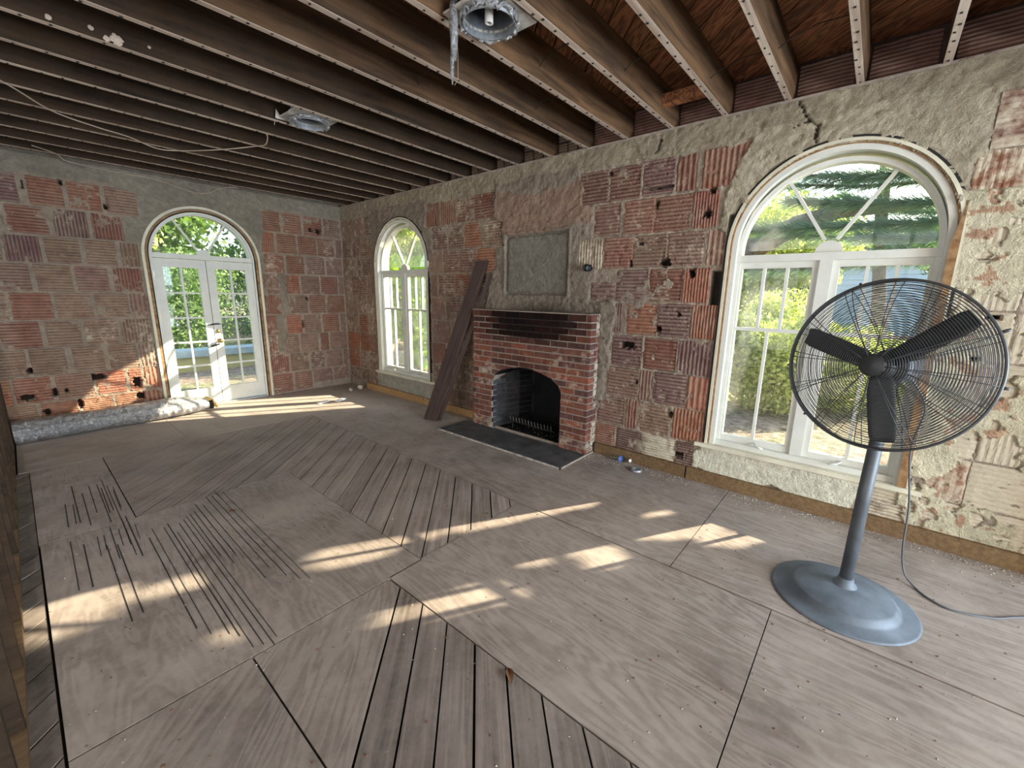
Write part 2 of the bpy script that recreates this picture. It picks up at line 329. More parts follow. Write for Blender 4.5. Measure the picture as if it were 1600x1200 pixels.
rowsB = [
 [(.02, .38, 'V', 'g', .3), (.41, .71, 'V', 'g', .3), (.75, .93, 'H', 'g', .3), (2.32, 2.59, 'V', 'r'), (2.62, 2.93, 'V', 'r', .05), (2.94, 3.24, 'H', 'r', .3), (3.25, 3.57, 'H', 'r', .1), (4.77, 5.07, 'H', 'b', .1), (5.09, 5.40, 'H', 'b', .05), (5.42, 5.70, 'H', 'd', .1), (5.72, 5.89, 'V', 'r', .25), (5.94, 6.30, 'V', 'r', .08), (7.57, 7.86, 'H', 'w', .4), (7.88, 8.17, 'H', 'w', .5), (8.19, 8.48, 'V', 'w', .5)],
 [(.02, .31, 'H', 'g', .3), (.33, .60, 'H', 'g', .3), (.63, .90, 'H', 'g', .3), (2.44, 2.74, 'H', 'g', .3), (2.76, 3.05, 'H', 'g', .25), (3.08, 3.37, 'H', 'o', .12), (3.39, 3.70, 'H', 'g', .3), (4.94, 5.22, 'H', 'g', .3), (5.27, 5.55, 'H', 'r', .22), (5.56, 5.87, 'H', 'r', .2), (5.89, 6.09, 'V', 'r', .2), (7.52, 7.80, 'V', 'o', .42), (7.82, 8.12, 'V', 'w', .5), (8.14, 8.45, 'H', 'w', .5)],
 [(.02, .40, 'V', 'g', .3), (.46, .87, 'H', 'g', .3), (2.38, 2.64, 'V', 'g', .2), (2.66, 2.97, 'H', 'g', .3), (2.98, 3.29, 'H', 'g', .3), (3.30, 3.60, 'H', 'o', .2), (4.78, 5.05, 'V', 'p', .32), (5.07, 5.37, 'H', 'r', .2), (5.38, 5.69, 'H', 'g', .2), (5.70, 6.00, 'H', 'g', .25), (6.03, 6.19, 'V', 'w', .25), (7.54, 7.82, 'V', 'p', W8), (7.84, 8.12, 'H', 'w', W8), (8.14, 8.45, 'V', 'w', W8)],
 [(.02, .24, 'V', 'g', .3), (.27, .70, 'H', 'g', .3), (.73, .92, 'V', 'g', .3), (2.38, 2.53, 'V', 'g', .25), (2.55, 2.87, 'H', 'g', .3), (2.88, 3.17, 'H', 'o', .15), (3.20, 3.45, 'H', 'g', .3), (4.93, 5.21, 'H', 'd', .1, 1.60, 1.78), (5.22, 5.53, 'H', 'd', .15), (5.55, 5.86, 'H', 'r', .25), (5.87, 6.08, 'V', 'o', .2), (7.55, 7.83, 'V', 'p', W8), (7.85, 8.15, 'H', 'w', W8), (8.17, 8.45, 'V', 'w', W8)],
 [(.02, .41, 'V', 'g', .3), (.45, .68, 'V', 'g', .3), (.70, .93, 'V', 'g', .3), (2.39, 2.67, 'V', 'g', .25), (2.69, 2.99, 'H', 'g', .3), (3.02, 3.38, 'H', 'g', .3), (5.22, 5.31, 'V', 'd', .05), (5.35, 5.65, 'H', 'o', .15), (5.67, 5.95, 'H', 'd', .08), (5.97, 6.18, 'V', 'o', .05), (7.55, 7.83, 'H', 'w', W8), (7.85, 8.15, 'V', 'w', W8), (8.17, 8.45, 'H', 'w', W8)],
 [(.02, .40, 'V', 'g', .3), (.43, .68, 'H', 'o', .2), (.70, .93, 'V', 'g', .3), (2.42, 2.77, 'V', 'g', .2), (2.80, 3.10, 'V', 'g', .2), (3.12, 3.40, 'V', 'g', .2), (5.22, 5.53, 'H', 'd', .1), (5.55, 5.87, 'H', 'r', .15), (5.88, 6.18, 'V', 'd', .15), (7.55, 7.80, 'V', 'o', .45), (7.82, 8.1, 'H', 'w', W8), (8.12, 8.45, 'H', 'w', W8)],
 [(.02, .40, 'H', 'o', .25), (.43, .70, 'H', 'o', .15), (.72, .93, 'V', 'r', .25), (2.40, 2.67, 'V', 'r', .15), (2.70, 3.0, 'V', 'g', .2), (3.03, 3.38, 'H', 'g', .3), (5.20, 5.52, 'H', 'g', .22), (5.54, 5.66, 'V', 'g', .15), (5.68, 5.98, 'H', 'd', .15), (6.0, 6.18, 'V', 'o', .08), (7.56, 7.8, 'H', 'w', W8), (7.82, 8.1, 'V', 'w', W8), (8.12, 8.45, 'H', 'w', W8)],
 [(.02, .36, 'H', 'o', .3), (.40, .67, 'H', 'g', .3), (.69, .91, 'H', 'g', .3), (2.40, 2.63, 'H', 'g', .3), (2.65, 2.83, 'H', 'g', .3), (2.85, 3.11, 'H', 'g', .3), (3.13, 3.40, 'H', 'g', .3), (5.09, 5.40, 'H', 'g', .2), (5.43, 5.54, 'V', 'r', .2), (5.57, 5.86, 'H', 'g', .25), (5.90, 6.17, 'V', 'o', .05), (7.62, 7.80, 'V', 'o', .45), (7.82, 8.1, 'H', 'w', .55), (8.12, 8.45, 'V', 'w', W8)],
 [(.02, .37, 'H', 'g', .3), (.40, .66, 'H', 'g', .3), (.68, .91, 'H', 'g', .3), (2.40, 2.63, 'H', 'g', .25), (2.66, 2.89, 'H', 'g', .25), (2.92, 3.38, 'H', 'g', .3), (5.09, 5.31, 'H', 'r', .2), (5.33, 5.60, 'H', 'd', .2), (5.62, 5.93, 'H', 'p', .6), (5.95, 6.10, 'H', 'd', .2), (7.3, 7.6, 'H', 'w', .5), (7.62, 7.92, 'H', 'w', .5), (7.95, 8.22, 'H', 'w', .55)]]
rowsA = [
 [(.02, .31, 'H', 'g', .25), (.34, .63, 'H', 'r', .05), (.67, .96, 'H', 'r', .15), (.99, 1.24, 'H', 'r', .2), (2.67, 2.95, 'H', 'g', .15), (3.00, 3.27, 'H', 'r', .2), (3.31, 3.57, 'H', 'r', .12), (3.64, 3.92, 'H', 'd', .1), (3.95, 4.2, 'H', 'd', .1)],
 [(.02, .12, 'V', 'd', .1), (.15, .43, 'H', 'r', .2), (.45, .74, 'H', 'r', .25), (.77, 1.06, 'H', 'r', .18), (1.10, 1.35, 'V', 'o', .08), (2.84, 3.11, 'V', 'r', .12), (3.15, 3.42, 'V', 'd', .2), (3.47, 3.77, 'H', 'r', .08), (3.8, 4.1, 'H', 'g', .2)],
 [(.02, .31, 'H', 'g', .15), (.34, .63, 'H', 'g', .25), (.67, .95, 'H', 'r', .2), (.99, 1.27, 'H', 'r', .3), (2.73, 2.89, 'V', 'g', .15), (2.94, 3.21, 'H', 'g', .15), (3.25, 3.53, 'H', 'g', .15), (3.57, 3.83, 'V', 'd', .15), (3.86, 4.15, 'H', 'g', .2)],
 [(.02, .10, 'V', 'g', .1), (.13, .42, 'H', 'r', .18), (.45, .74, 'H', 'g', .15), (.77, .98, 'H', 'o', .15), (1.09, 1.30, 'V', 'g', .3), (2.74, 3.01, 'V', 'r', .25), (3.05, 3.33, 'H', 'g', .15), (3.37, 3.65, 'H', 'g', .15), (3.69, 3.98, 'H', 'g', .15), (4.0, 4.2, 'H', 'g', .15)],
 [(.03, .34, 'H', 'r', .1), (.37, .63, 'H', 'r', .15), (.67, .95, 'H', 'g', .2), (1.08, 1.33, 'V', 'r', .25), (2.71, 2.88, 'V', 'g', .15), (2.91, 3.21, 'H', 'g', .15), (3.24, 3.53, 'H', 'g', .15), (3.57, 3.87, 'H', 'r', .15), (3.9, 4.2, 'H', 'g', .15)],
 [(.02, .12, 'H', 'g', .1), (.15, .44, 'H', 'r', .12), (.47, .75, 'H', 'g', .2), (.79, 1.02, 'H', 'o', .12), (1.13, 1.33, 'V', 'r', .3), (2.73, 3.01, 'V', 'g', .3), (3.05, 3.34, 'H', 'g', .3), (3.38, 3.66, 'H', 'g', .15), (3.70, 4.0, 'H', 'r', .12), (4.02, 4.2, 'H', 'g', .1)],
 [(.02, .33, 'H', 'g', .15), (.36, .50, 'H', 'r', .15), (.54, .83, 'H', 'g', .2), (.87, 1.08, 'H', 'g', .25), (1.18, 1.34, 'V', 'r', .3), (2.72, 2.87, 'V', 'g', .3), (2.90, 3.17, 'H', 'g', .25), (3.22, 3.49, 'H', 'g', .2), (3.54, 3.82, 'H', 'g', .2), (3.86, 4.15, 'H', 'g', .15)],
 [(.02, .10, 'H', 'g', .15), (.13, .42, 'H', 'g', .12), (.46, .69, 'H', 'g', .3), (.73, 1.02, 'H', 'g', .2), (1.05, 1.33, 'V', 'r', .3), (2.71, 2.87, 'V', 'o', .1), (2.90, 3.02, 'H', 'o', .25), (3.06, 3.33, 'H', 'o', .12), (3.37, 3.67, 'H', 'w', .2), (3.71, 3.99, 'H', 'o', .12), (4.02, 4.2, 'H', 'o', .12)],
 [(.02, .30, 'H', 'g', .15), (.34, .66, 'H', 'g', .2), (.70, .98, 'H', 'r', .15, .02, .325), (1.02, 1.32, 'H', 'r', .12, .02, .325), (2.72, 2.9, 'V', 'o', .12), (2.92, 3.19, 'H', 'o', .12), (3.22, 3.49, 'H', 'o', .1), (3.53, 3.83, 'H', 'o', .05), (3.86, 4.15, 'H', 'w', .2)]]
def relief(u, z, side):
    n1 = fbm(u, z, .22, 0) - .5; n2 = fbm(u, z, .05, 2) - .5; n3 = fbm(u, z, .6, 4)
    off = .003 - .022 * (fbm(u, z, .05, 1) - .42)
    colr = np.empty(u.shape + (3,)); colr[:] = MORT
    uu = u + .10 * n1 + .05 * n2; zz = z + .07 * (fbm(u, z, .2, 3) - .5) * 1.4 + .04 * (fbm(u, z, .05, 6) - .5)
    plm = np.zeros(u.shape, bool)
    def plaster(P, th, c, amp=.034):
        m = inpoly(uu, zz, P); rel = fbm(u + .15 * n1, z, .13, 1) * .55 + fbm(u * .9 + z * .7, (z - u * .8) * 2.0, .07, 5) * .45 + .22 * np.abs(vn(u + z * .4, z - u * .4, .026, 3) - .5) - .25 * (vn(u, z, .045, 7) > .86)
        off[m] = (-th - amp * (rel - .5))[m]; colr[m] = c; plm[m] = True; return m
    if side == 'B':
        gap = ((u > 6.10) & (u < 6.26) & (z > 1.30) & (z < 1.87)) | ((u > 6.185) & (u < 6.26) & (z > .38) & (z < 2.3)) | ((u > 2.325) & (u < 2.36) & (z > .5) & (z < 1.85))
        plaster([(-1, 2.835), (9, 2.835), (9, 3.3), (-1, 3.3)], .006, BEIGE)
        plaster([(.93, .4), (1.05, .4), (1.05, 2.0), (2.27, 2.0), (2.27, .4), (2.40, .4), (2.36, 1.9), (2.44, 2.2), (2.40, 2.5), (2.31, 2.53), (2.31, 2.9), (.97, 2.9), (.95, 2.5), (.92, 2.2)], .006, GREYP)
        plaster([(3.58, 2.9), (3.58, 2.52), (3.71, 2.5), (3.71, 2.2), (3.62, 2.19), (3.62, 1.95), (3.5, 1.9), (3.42, 1.46), (3.42, 1.2), (5.2, 1.2), (5.2, 1.57), (4.93, 1.57), (4.91, 1.78), (4.98, 1.92), (4.78, 1.95), (4.78, 2.2), (4.93, 2.2), (4.93, 2.5), (4.76, 2.52), (4.76, 2.9)], .01, GREYP)
        m = inpoly(uu, zz, [(3.58, 2.84), (3.62, 2.36), (4.1, 2.3), (4.93, 2.36), (4.93, 2.5), (4.76, 2.8), (4.2, 2.72)]); colr[m] = REDP
        plaster([(5.06, .58), (5.17, .58), (5.17, .9), (5.21, 1.0), (5.22, 1.6), (5.06, 1.6)], .02, GREYP)
        plaster([(6.34, 2.9), (6.12, 2.5), (6.10, 2.2), (6.24, 2.0), (7.52, 2.0), (7.50, 2.5), (7.56, 2.5), (7.56, 2.9)], .008, (.50, .44, .32))  # plaster around the big window, lightened with sun bounce in its colour
        plaster([(6.10, .10), (6.10, .25), (6.20, .38), (7.60, .38), (7.30, .3), (7.28, .10)], .014, STUC, .012)
        plaster([(.92, .08), (.92, .40), (2.34, .40), (2.34, .08)], .012, (.46, .43, .35), .012)
        m = (u > 7.5) & (z < 2.3) & (fbm(u, z, .22, 3) + .45 * n2 > .47); off[m] = -.0105 - .007 * fbm(u, z, .10, 2)[m]; colr[m] = (.70, .64, .46); plm |= m; m = m & (fbm(u, z, .07, 2) > .655); colr[m] = (.50, .32, .21)  # cream-washed wall by the camera, colour raised to include sun bounce and haze
        # the framed panel over the fireplace
        du = np.minimum(u - 3.80, 4.64 - u); dz = np.minimum(z - 1.66, 2.30 - z); d = np.minimum(du, dz); dd = d + .008 * n2
        m = dd > 0; off[m] = (-.002 - .010 * (fbm(u, z, .15, 4) - .5) - .008 * (fbm(u, z, .03, 1) - .5))[m]; colr[m] = PANEL
        m = (np.abs(dd) < .014); off[m] += .02; colr[m] = (.25, .22, .18)
        m = (np.abs(dd + .03) < .012); off[m] -= .012
        # ledge: above the plaster the wall steps back
        m = z > 3.055; off[m] = .07; colr[m] = (.10, .07, .06)
        for (ua, za), (ub, zb) in (((6.56, 3.02), (6.625, 2.89)), ((6.625, 2.89), (6.683, 2.846)), ((6.683, 2.846), (6.692, 2.73)), ((6.54, 2.86), (6.63, 2.885)), ((6.683, 2.846), (6.76, 2.85)), ((5.56, 2.98), (5.52, 2.88)), ((3.60, 2.95), (3.585, 2.55)), ((3.715, 2.44), (3.72, 2.22))):
            L2 = (ub - ua) ** 2 + (zb - za) ** 2; t = np.clip(((uu - n2 * .03 - ua) * (ub - ua) + (z - za) * (zb - za)) / L2, 0, 1)
            dd_ = np.hypot(u + .04 * n2 - ua - t * (ub - ua), z - za - t * (zb - za)); m = dd_ < .0065; off[m] = .02; colr[m] = (.10, .085, .065)
        off[gap] = .09; colr[gap] = (.06, .05, .04)
        off[hole(u, z, HB)] = .11; colr[hole(u, z, HB)] = (.03, .025, .02)
        # soot above the mantel
        s = np.exp(-((u - 4.35) / .5) ** 2 - ((z - 1.46) / .10) ** 2)[..., None] * .6; colr = colr * (1 - s)
    else:
        plaster([(-1, 2.835), (9, 2.835), (9, 3.3), (-1, 3.3)], .006, (.33, .295, .235))
        plaster([(1.27, 2.05), (1.24, 2.5), (1.26, 2.9), (2.66, 2.9), (2.66, 2.55), (2.82, 2.5), (2.83, 2.23), (2.70, 2.2), (2.66, 1.9), (1.36, 1.9)], .008, (.33, .295, .235))
        plaster([(.96, 1.28), (1.07, 1.28), (1.06, 1.6), (1.10, 1.9), (1.0, 1.88), (.97, 1.6)], .010, GREYP)
        plaster([(1.08, .66), (1.18, .66), (1.16, 1.28), (1.04, 1.28)], .010, GREYP)
        plaster([(3.83, 2.5), (4.2, 2.5), (4.2, 1.95), (3.86, 1.95), (3.78, 2.24)], .008, GREYP)
        m = z > 3.055; off[m] = .04
        off[hole(u, z, HA)] = .10; colr[hole(u, z, HA)] = (.05, .03, .022)
    cov = np.zeros(u.shape, bool)
    for (z0, z1), L in zip(ZR, rowsB if side == 'B' else rowsA):
        for it in L:
            za, zb = (it[5], it[6]) if len(it) > 5 else (z0, z1)
            cov |= (u > it[0] + .006) & (u < it[1] - .006) & (z > za + .006) & (z < zb - .006)
    smear = fbm(u, z, .16, 5) + .5 * n2 > (.60 if side == 'B' else .63)
    cov &= (off > -.004 - .02 * 1) & ~plm & ~smear & (off < .03)
    off[cov] = .03
    k = (.80 + .4 * fbm(u, z, .35, 6))[..., None]
    return off, np.clip(colr * k, 0, 1)
def wall_mesh(name, side, U0, U1, Z0, Z1, st, openf):
    nu = int((U1 - U0) / st) + 1; nz = int((Z1 - Z0) / st) + 1
    u, z = np.meshgrid(np.linspace(U0, U1, nu), np.linspace(Z0, Z1, nz), indexing='ij')
    off, c = relief(u, z, side)
    if side == 'B': P = np.stack([off, -u, z], -1)
    else: P = np.stack([-u, off, z], -1)
    idx = np.arange(nu * nz).reshape(nu, nz)
    uc = (u[:-1, :-1] + u[1:, 1:]) / 2; zc = (z[:-1, :-1] + z[1:, 1:]) / 2
    keep = ~openf(uc, zc)
    q = np.stack([idx[:-1, :-1], idx[1:, :-1], idx[1:, 1:], idx[:-1, 1:]], -1)[keep]
    if side == 'A': q = q[:, ::-1]
    q = q[:, ::-1]
    me = bpy.data.meshes.new(name)
    me.vertices.add(nu * nz); me.vertices.foreach_set('co', P.reshape(-1).astype('f'))
    me.loops.add(len(q) * 4); me.loops.foreach_set('vertex_index', q.reshape(-1).astype('i'))
    me.polygons.add(len(q)); me.polygons.foreach_set('loop_start', np.arange(0, len(q) * 4, 4, dtype='i')); me.polygons.foreach_set('loop_total', np.full(len(q), 4, dtype='i'))
    me.update(); me.validate()
    at = me.color_attributes.new('tone', 'FLOAT_COLOR', 'POINT')
    at.data.foreach_set('color', np.concatenate([c.reshape(-1, 3), np.ones((nu * nz, 1))], 1).reshape(-1).astype('f'))
    me.polygons.foreach_set('use_smooth', np.ones(len(me.polygons), bool))
    o = link(name, me, M_WALL); tag(o, kind='structure'); return o
def arch(u, z, uc, r, z0, zc=2.05):
    return (np.abs(u - uc) < r) & (z > z0) & ((z < zc) | ((u - uc) ** 2 + (z - zc) ** 2 < r * r))
FB0, FB1 = 3.745, 4.755          # firebox opening
wall_right = wall_mesh('wall_right', 'B', -.02, 8.5, 0, 3.34, .0112, lambda u, z: arch(u, z, 1.66, .645, .37) | arch(u, z, 6.865, .645, .37) | ((u > FB0 - .02) & (u < FB1 + .02) & (z < .85)))
wall_back = wall_mesh('wall_back', 'A', -.02, 4.24, 0, 3.34, .0112, lambda u, z: arch(u, z, 2.02, .645, 0))
# outer skins
def skin(side, U0, U1, name, parent):
    st = .05; nu = int((U1 - U0) / st) + 1; nz = 68; b = MB(); vs = []; fs = []
    for i in range(nu):
        for k in range(nz): vs.append((.22, -(U0 + i * st), k * st) if side == 'B' else (-(U0 + i * st), .22, k * st))
    for i in range(nu - 1):
        for k in range(nz - 1):
            uc = U0 + (i + .5) * st; zc = (k + .5) * st
            if side == 'B' and (arch(uc, zc, 1.66, .66, .33) or arch(uc, zc, 6.865, .66, .33) or (FB0 - .05 < uc < FB1 + .05 and zc < .95)): continue
            if side == 'A' and arch(uc, zc, 2.02, .66, 0): continue
            fs.append((i * nz + k, (i + 1) * nz + k, (i + 1) * nz + k + 1, i * nz + k + 1))
    b.add(vs, fs); return b.build(name, M_MORTAR, parent, fix=False)
skin('B', -.2, 8.6, 'outer_stucco', wall_right); skin('A', -.2, 4.3, 'outer_stucco', wall_back)

# ---- clay tiles
def block_mesh(kind, ribs, seed, holes=None, size=(.3, .3)):
    rr = np.random.RandomState(seed); n = ribs * 4 + 1; m = 9 if holes is None else max(12, int((size[1] if kind == 'V' else size[0]) / .012))
    if holes is not None: n = max(n, int((size[0] if kind == 'V' else size[1]) / .010))
    s = np.linspace(0, 1, n); t = np.linspace(0, 1, m)
    A, B = np.meshgrid(s, t, indexing='ij')
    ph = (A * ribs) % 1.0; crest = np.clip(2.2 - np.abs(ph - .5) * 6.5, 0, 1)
    hgt = -.0075 * (1 - crest) - .004 * (rr.rand(n, m) ** 2)
    chip = vn(A + seed * 3.1, B, .17, seed) ; hgt -= np.where(chip > .78, .006, 0)
    e = np.minimum(np.minimum(A, 1 - A) * 1.0, np.minimum(B, 1 - B)); hgt -= np.clip(.02 - e, 0, 1) * .4
    u, z = (A, B) if kind == 'V' else (B, A)
    keep = np.ones((n - 1, m - 1), bool)
    if holes is not None:
        u0, z0, L = holes; U = u0 + u * size[0]; Z = z0 + z * size[1]
        hm = hole(U, Z, L); keep = ~((hm[:-1, :-1]) & (hm[1:, 1:])); hgt = np.where(hm, hgt - .03, hgt)
    V = np.stack([u, z, hgt], -1).reshape(-1, 3).tolist()
    idx = np.arange(n * m).reshape(n, m)
    F = np.stack([idx[:-1, :-1], idx[1:, :-1], idx[1:, 1:], idx[:-1, 1:]], -1)[keep].tolist()
    if kind == 'H': F = [f[::-1] for f in F]
    # side skirts
    loop = list(idx[:, 0]) + list(idx[-1, 1:]) + list(idx[::-1, -1][1:]) + list(idx[0, ::-1][1:-1])
    b = len(V); V += [(V[i][0], V[i][1], -.05) for i in loop]; L = len(loop)
    for i in range(L):
        f = (int(loop[i]), b + i, b + (i + 1) % L, int(loop[(i + 1) % L])); F.append(f if kind == 'H' else f[::-1])
    me = bpy.data.meshes.new('clay_block'); me.from_pydata(V, [], [tuple(int(q) for q in f) for f in F])
    at = me.attributes.new('crest', 'FLOAT', 'POINT')
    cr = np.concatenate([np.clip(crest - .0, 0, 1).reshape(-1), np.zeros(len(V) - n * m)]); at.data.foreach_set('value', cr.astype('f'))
    me.materials.append(M_CLAY); return me
BM = {(k, r): [block_mesh(k, r, i * 7 + r) for i in range(4)] for k in 'HV' for r in (4, 9)}
CC = {'r': (.25, .115, .08), 'd': (.165, .095, .09), 'g': (.255, .165, .122), 'o': (.34, .145, .085), 'p': (.34, .26, .19), 'w': (.33, .2, .14), 'b': (.16, .082, .06)}
def lay(side, parent, rows, hl, zr):
    for (z0, z1), L in zip(zr, rows):
        for it in L:
            u0, u1, k, c = it[:4]; wash = it[4] if len(it) > 4 else .12 + .14 * R.random()
            za, zb = (it[5], it[6]) if len(it) > 5 else (z0, z1)
            a0 = u0 - .006 + R.uniform(-.004, .004); a1 = u1 + .006 + R.uniform(-.004, .004); zz0 = za - .004 + R.uniform(-.004, .004); zz1 = zb + .004 + R.uniform(-.004, .003)
            W, Hh = a1 - a0, zz1 - zz0; hs = [h for h in hl if a0 - .02 < h[0] < a1 + .02 and zz0 - .02 < h[1] < zz1 + .02]
            ribs = 9 if (W if k == 'V' else Hh) > .2 else 4
            proud = .004 + .007 * R.random()
            if side == 'B':
                # local x runs along -y
                if hs: me = block_mesh(k, ribs, R.randrange(99), (a0, zz0, hs), (W, Hh))
                else: me = R.choice(BM[(k, ribs)])
                q_ = .45 if a0 > 7.5 else 1
                M = Matrix(((0, 0, -q_, -proud), (-W, 0, 0, -a0), (0, Hh, 0, zz0), (0, 0, 0, 1)))
            else:
                if hs: me = block_mesh(k, ribs, R.randrange(99), (-a1, zz0, [(-h[0], h[1], h[2], h[3]) for h in hs]), (W, Hh))
                else: me = R.choice(BM[(k, ribs)])
                M = Matrix(((W, 0, 0, -a1), (0, 0, -1, -proud), (0, Hh, 0, zz0), (0, 0, 0, 1)))
            if side == 'B' and False: pass
            j = 1 + R.uniform(-.16, .16); cc = CC[c]; 
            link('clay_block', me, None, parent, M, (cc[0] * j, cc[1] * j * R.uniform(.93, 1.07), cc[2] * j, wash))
lay('B', wall_right, rowsB, HB, ZR)
lay('A', wall_back, rowsA, HA, ZR)
# tiles seen between the joist ends, stepped back above the plaster
JY = [-.235, -.635, -1.038, -1.455, -1.869, -2.275, -2.716, -3.099, -3.520, -3.933, -4.388, -4.808, -5.219, -5.631, -6.051, -6.471, -6.874, -7.281, -7.70, -8.12]
for i, y in enumerate(JY[:-1]):
    y1 = y - .05; y0 = JY[i + 1] + .01
    if y0 > -4.9:
        n = 3; wd = (y1 - y0) / n
        for k in range(n):
            for q in range(2):
                me = R.choice(BM[('H', 4)]); Wd = wd - .015; hh = .10
                M = Matrix(((0, 0, -1, .045), (-Wd, 0, 0, y1 - k * wd - .006), (0, hh, 0, 3.07 + q * .115), (0, 0, 0, 1)))
                link('clay_block', me, None, wall_right, M, (.16, .115, .085, .15))
    else:
        me = R.choice(BM[('H', 9)]); Wd = (y1 - y0) - .02; M = Matrix(((0, 0, -1, .045), (-Wd, 0, 0, y1 - .008), (0, .22, 0, 3.06), (0, 0, 0, 1)))
        link('clay_block', me, None, wall_right, M, (.16, .075, .065, .05))
b = MB(); b.box((-.012, -8.5, 3.035), (.08, 0, 3.052)); b.build('plaster_ledge', M_MORTAR, wall_right)

# ------------------------------------------------------------------ ceiling
ceil = MB().box((-4.3, -8.8, 3.335), (.3, .3, 3.37)).build('ceiling', M_JOIST, color=(.5, .5, .5, 1)); tag(ceil, kind='structure')
def board(name, mat, parent, cx, cy, ang, L, W, T, z, color=(1, 1, 1, 1), b=None):
    b = MB().box((-L / 2, -W / 2, 0), (L / 2, W / 2, T)); me = bpy.data.meshes.new(name); me.from_pydata([tuple(v) for v in b.v], [], b.f)
    return link(name, me, mat, parent, Matrix.Translation((cx, cy, z)) @ Matrix.Rotation(ang, 4, 'Z'), color)
for y in JY:
    c = R.uniform(.85, 1.15)
    c *= .26 if y > -4.1 else (.6 if y > -5 else .95)  # joists darkened towards the far end, dim light put into the colour
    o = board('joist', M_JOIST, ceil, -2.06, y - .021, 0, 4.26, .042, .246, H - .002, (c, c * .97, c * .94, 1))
    # pale dusty underside left by the old lath
    lath = board('lath_mark', M_LATH, ceil, -2.06, y - .021, 0, 4.24, .0405, .002, H - .004, (1.0, 1.0, 1.0, 1))
    nb = MB()
    for k in range(34):
        x = -4.0 + k * .12 + R.uniform(-.03, .03); q = y - .021 + R.uniform(-.012, .012); s_ = R.uniform(.004, .007)
        nb.box((x - s_, q - s_, H - .0085), (x + s_, q + s_, H - .004))
    tag(nb.build('nail', M_DARK, ceil), kind='stuff')
step = .146
for k in range(-4, 62):
    # deck boards run diagonally above the joists, with open joints
    cc = -8.9 + k * step * math.sqrt(2) + .115
    hi = cc + (step - .009) * 1.4142
    poly = [(-30, -30 + cc), (30, 30 + cc), (30, 30 + hi), (-30, -30 + hi)]
    for a in ((-1, 0, 4.2), (1, 0, .18), (0, -1, 8.7), (0, 1, .2)): poly = clip(poly, *a) if poly else poly
    if len(poly) < 3: continue
    cx = sum(p[0] for p in poly) / len(poly); cy = sum(p[1] for p in poly) / len(poly); Rm = Matrix.Rotation(-PI / 4, 2)
    lp = [Rm @ Vector((p[0] - cx, p[1] - cy)) for p in poly]
    b = MB().prism([(p.x, p.y) for p in lp], lambda a, d, z: (a, z, d), 0, .02)
    me = bpy.data.meshes.new('deck_board'); me.from_pydata([tuple(v) for v in b.v], [], b.f)
    bmx = bmesh.new(); bmx.from_mesh(me); bmesh.ops.recalc_face_normals(bmx, faces=bmx.faces); bmx.to_mesh(me); bmx.free()
    c = R.uniform(.6, 1.35)
    link('deck_board', me, M_DECK, ceil, Matrix.Translation((cx, cy, 3.294 + R.uniform(0, .008))) @ Matrix.Rotation(PI / 4, 4, 'Z'), (c, c * R.uniform(.92, 1.05), c, 1))
# blocking, cross wires, hanging flake
MB().box((-.32, -6.03, 3.12), (-.25, -5.66, 3.20)).build('blocking', M_DECK, ceil, (1.5, 1.45, 1.4, 1))
MB().box((-.02, -6.51, 3.05), (.0, -6.47, 3.2)).build('blocking', M_NAILER, ceil, (.9, .85, .8, 1))
for (x, y, n) in [(-1.35, -5.20, 0), (-.85, -4.79, 0), (-.95, -5.61, 0), (-.5, -6.03, 1), (-.62, -6.45, 1), (-1.7, -4.37, 0)]:
    MB().tube([(x, y - .02, 3.11), (x - .05, y - .12, 3.14), (x - .02, y - .25, 3.19), (x + .06, y - .42, 3.22)], .0028, 5).build('tie_wire', M_DARK, ceil)
fl = MB(); fl.prism([(-.11, .0), (.05, .0), (.045, -.035), (.02, -.05), (.0, -.085), (-.02, -.075), (-.04, -.085), (-.07, -.07)], lambda a, d, z: (-2.12 + a, -3.935 + d, H + .11 + z * 1.2), 0, .004); fl.build('plaster_flake', M_PLATE, ceil)

for (x, z, s) in [(-3.24, 3.075, .030), (-3.285, 3.062, .016), (-3.347, 3.092, .013), (-3.515, 3.07, .014), (-3.09, 3.095, .009)]:
    bm_ = bmesh.new(); bmesh.ops.create_icosphere(bm_, subdivisions=3, radius=s)
    for v in bm_.verts: v.co *= R.uniform(.6, 1.15); v.co.y *= .3
    MB().add([(v.co.x + x, v.co.y - 3.567, v.co.z + z) for v in bm_.verts], [tuple(v.index for v in f.verts) for f in bm_.faces]).build('mud_nest', M_CABLE, ceil); bm_.free()
# ------------------------------------------------------------------ floor
floor = MB().box((-4.3, -8.8, -.12), (.25, .25, -.022)).build('floor', M_DARK); tag(floor, kind='structure')
def sheet(name, mat, poly, ang, z, tone, th=.02):
    cx = sum(p[0] for p in poly) / len(poly); cy = sum(p[1] for p in poly) / len(poly); Rm = Matrix.Rotation(-ang, 2)
    lp = [Rm @ Vector((p[0] - cx, p[1] - cy)) for p in poly]
    b = MB().prism([(p.x, p.y) for p in lp], lambda a, d, z_: (a, z_, d), -th, 0)
    me = bpy.data.meshes.new(name); me.from_pydata([tuple(v) for v in b.v], [], b.f)
    bmx = bmesh.new(); bmx.from_mesh(me); bmesh.ops.recalc_face_normals(bmx, faces=bmx.faces); bmx.to_mesh(me); bmx.free()
    return link(name, me, mat, floor, Matrix.Translation((cx, cy, z)) @ Matrix.Rotation(ang, 4, 'Z'), (tone, tone * .985, tone * .97, 1))
def rect(x0, x1, y0, y1): return [(x0, y0), (x1, y0), (x1, y1), (x0, y1)]
g = .004
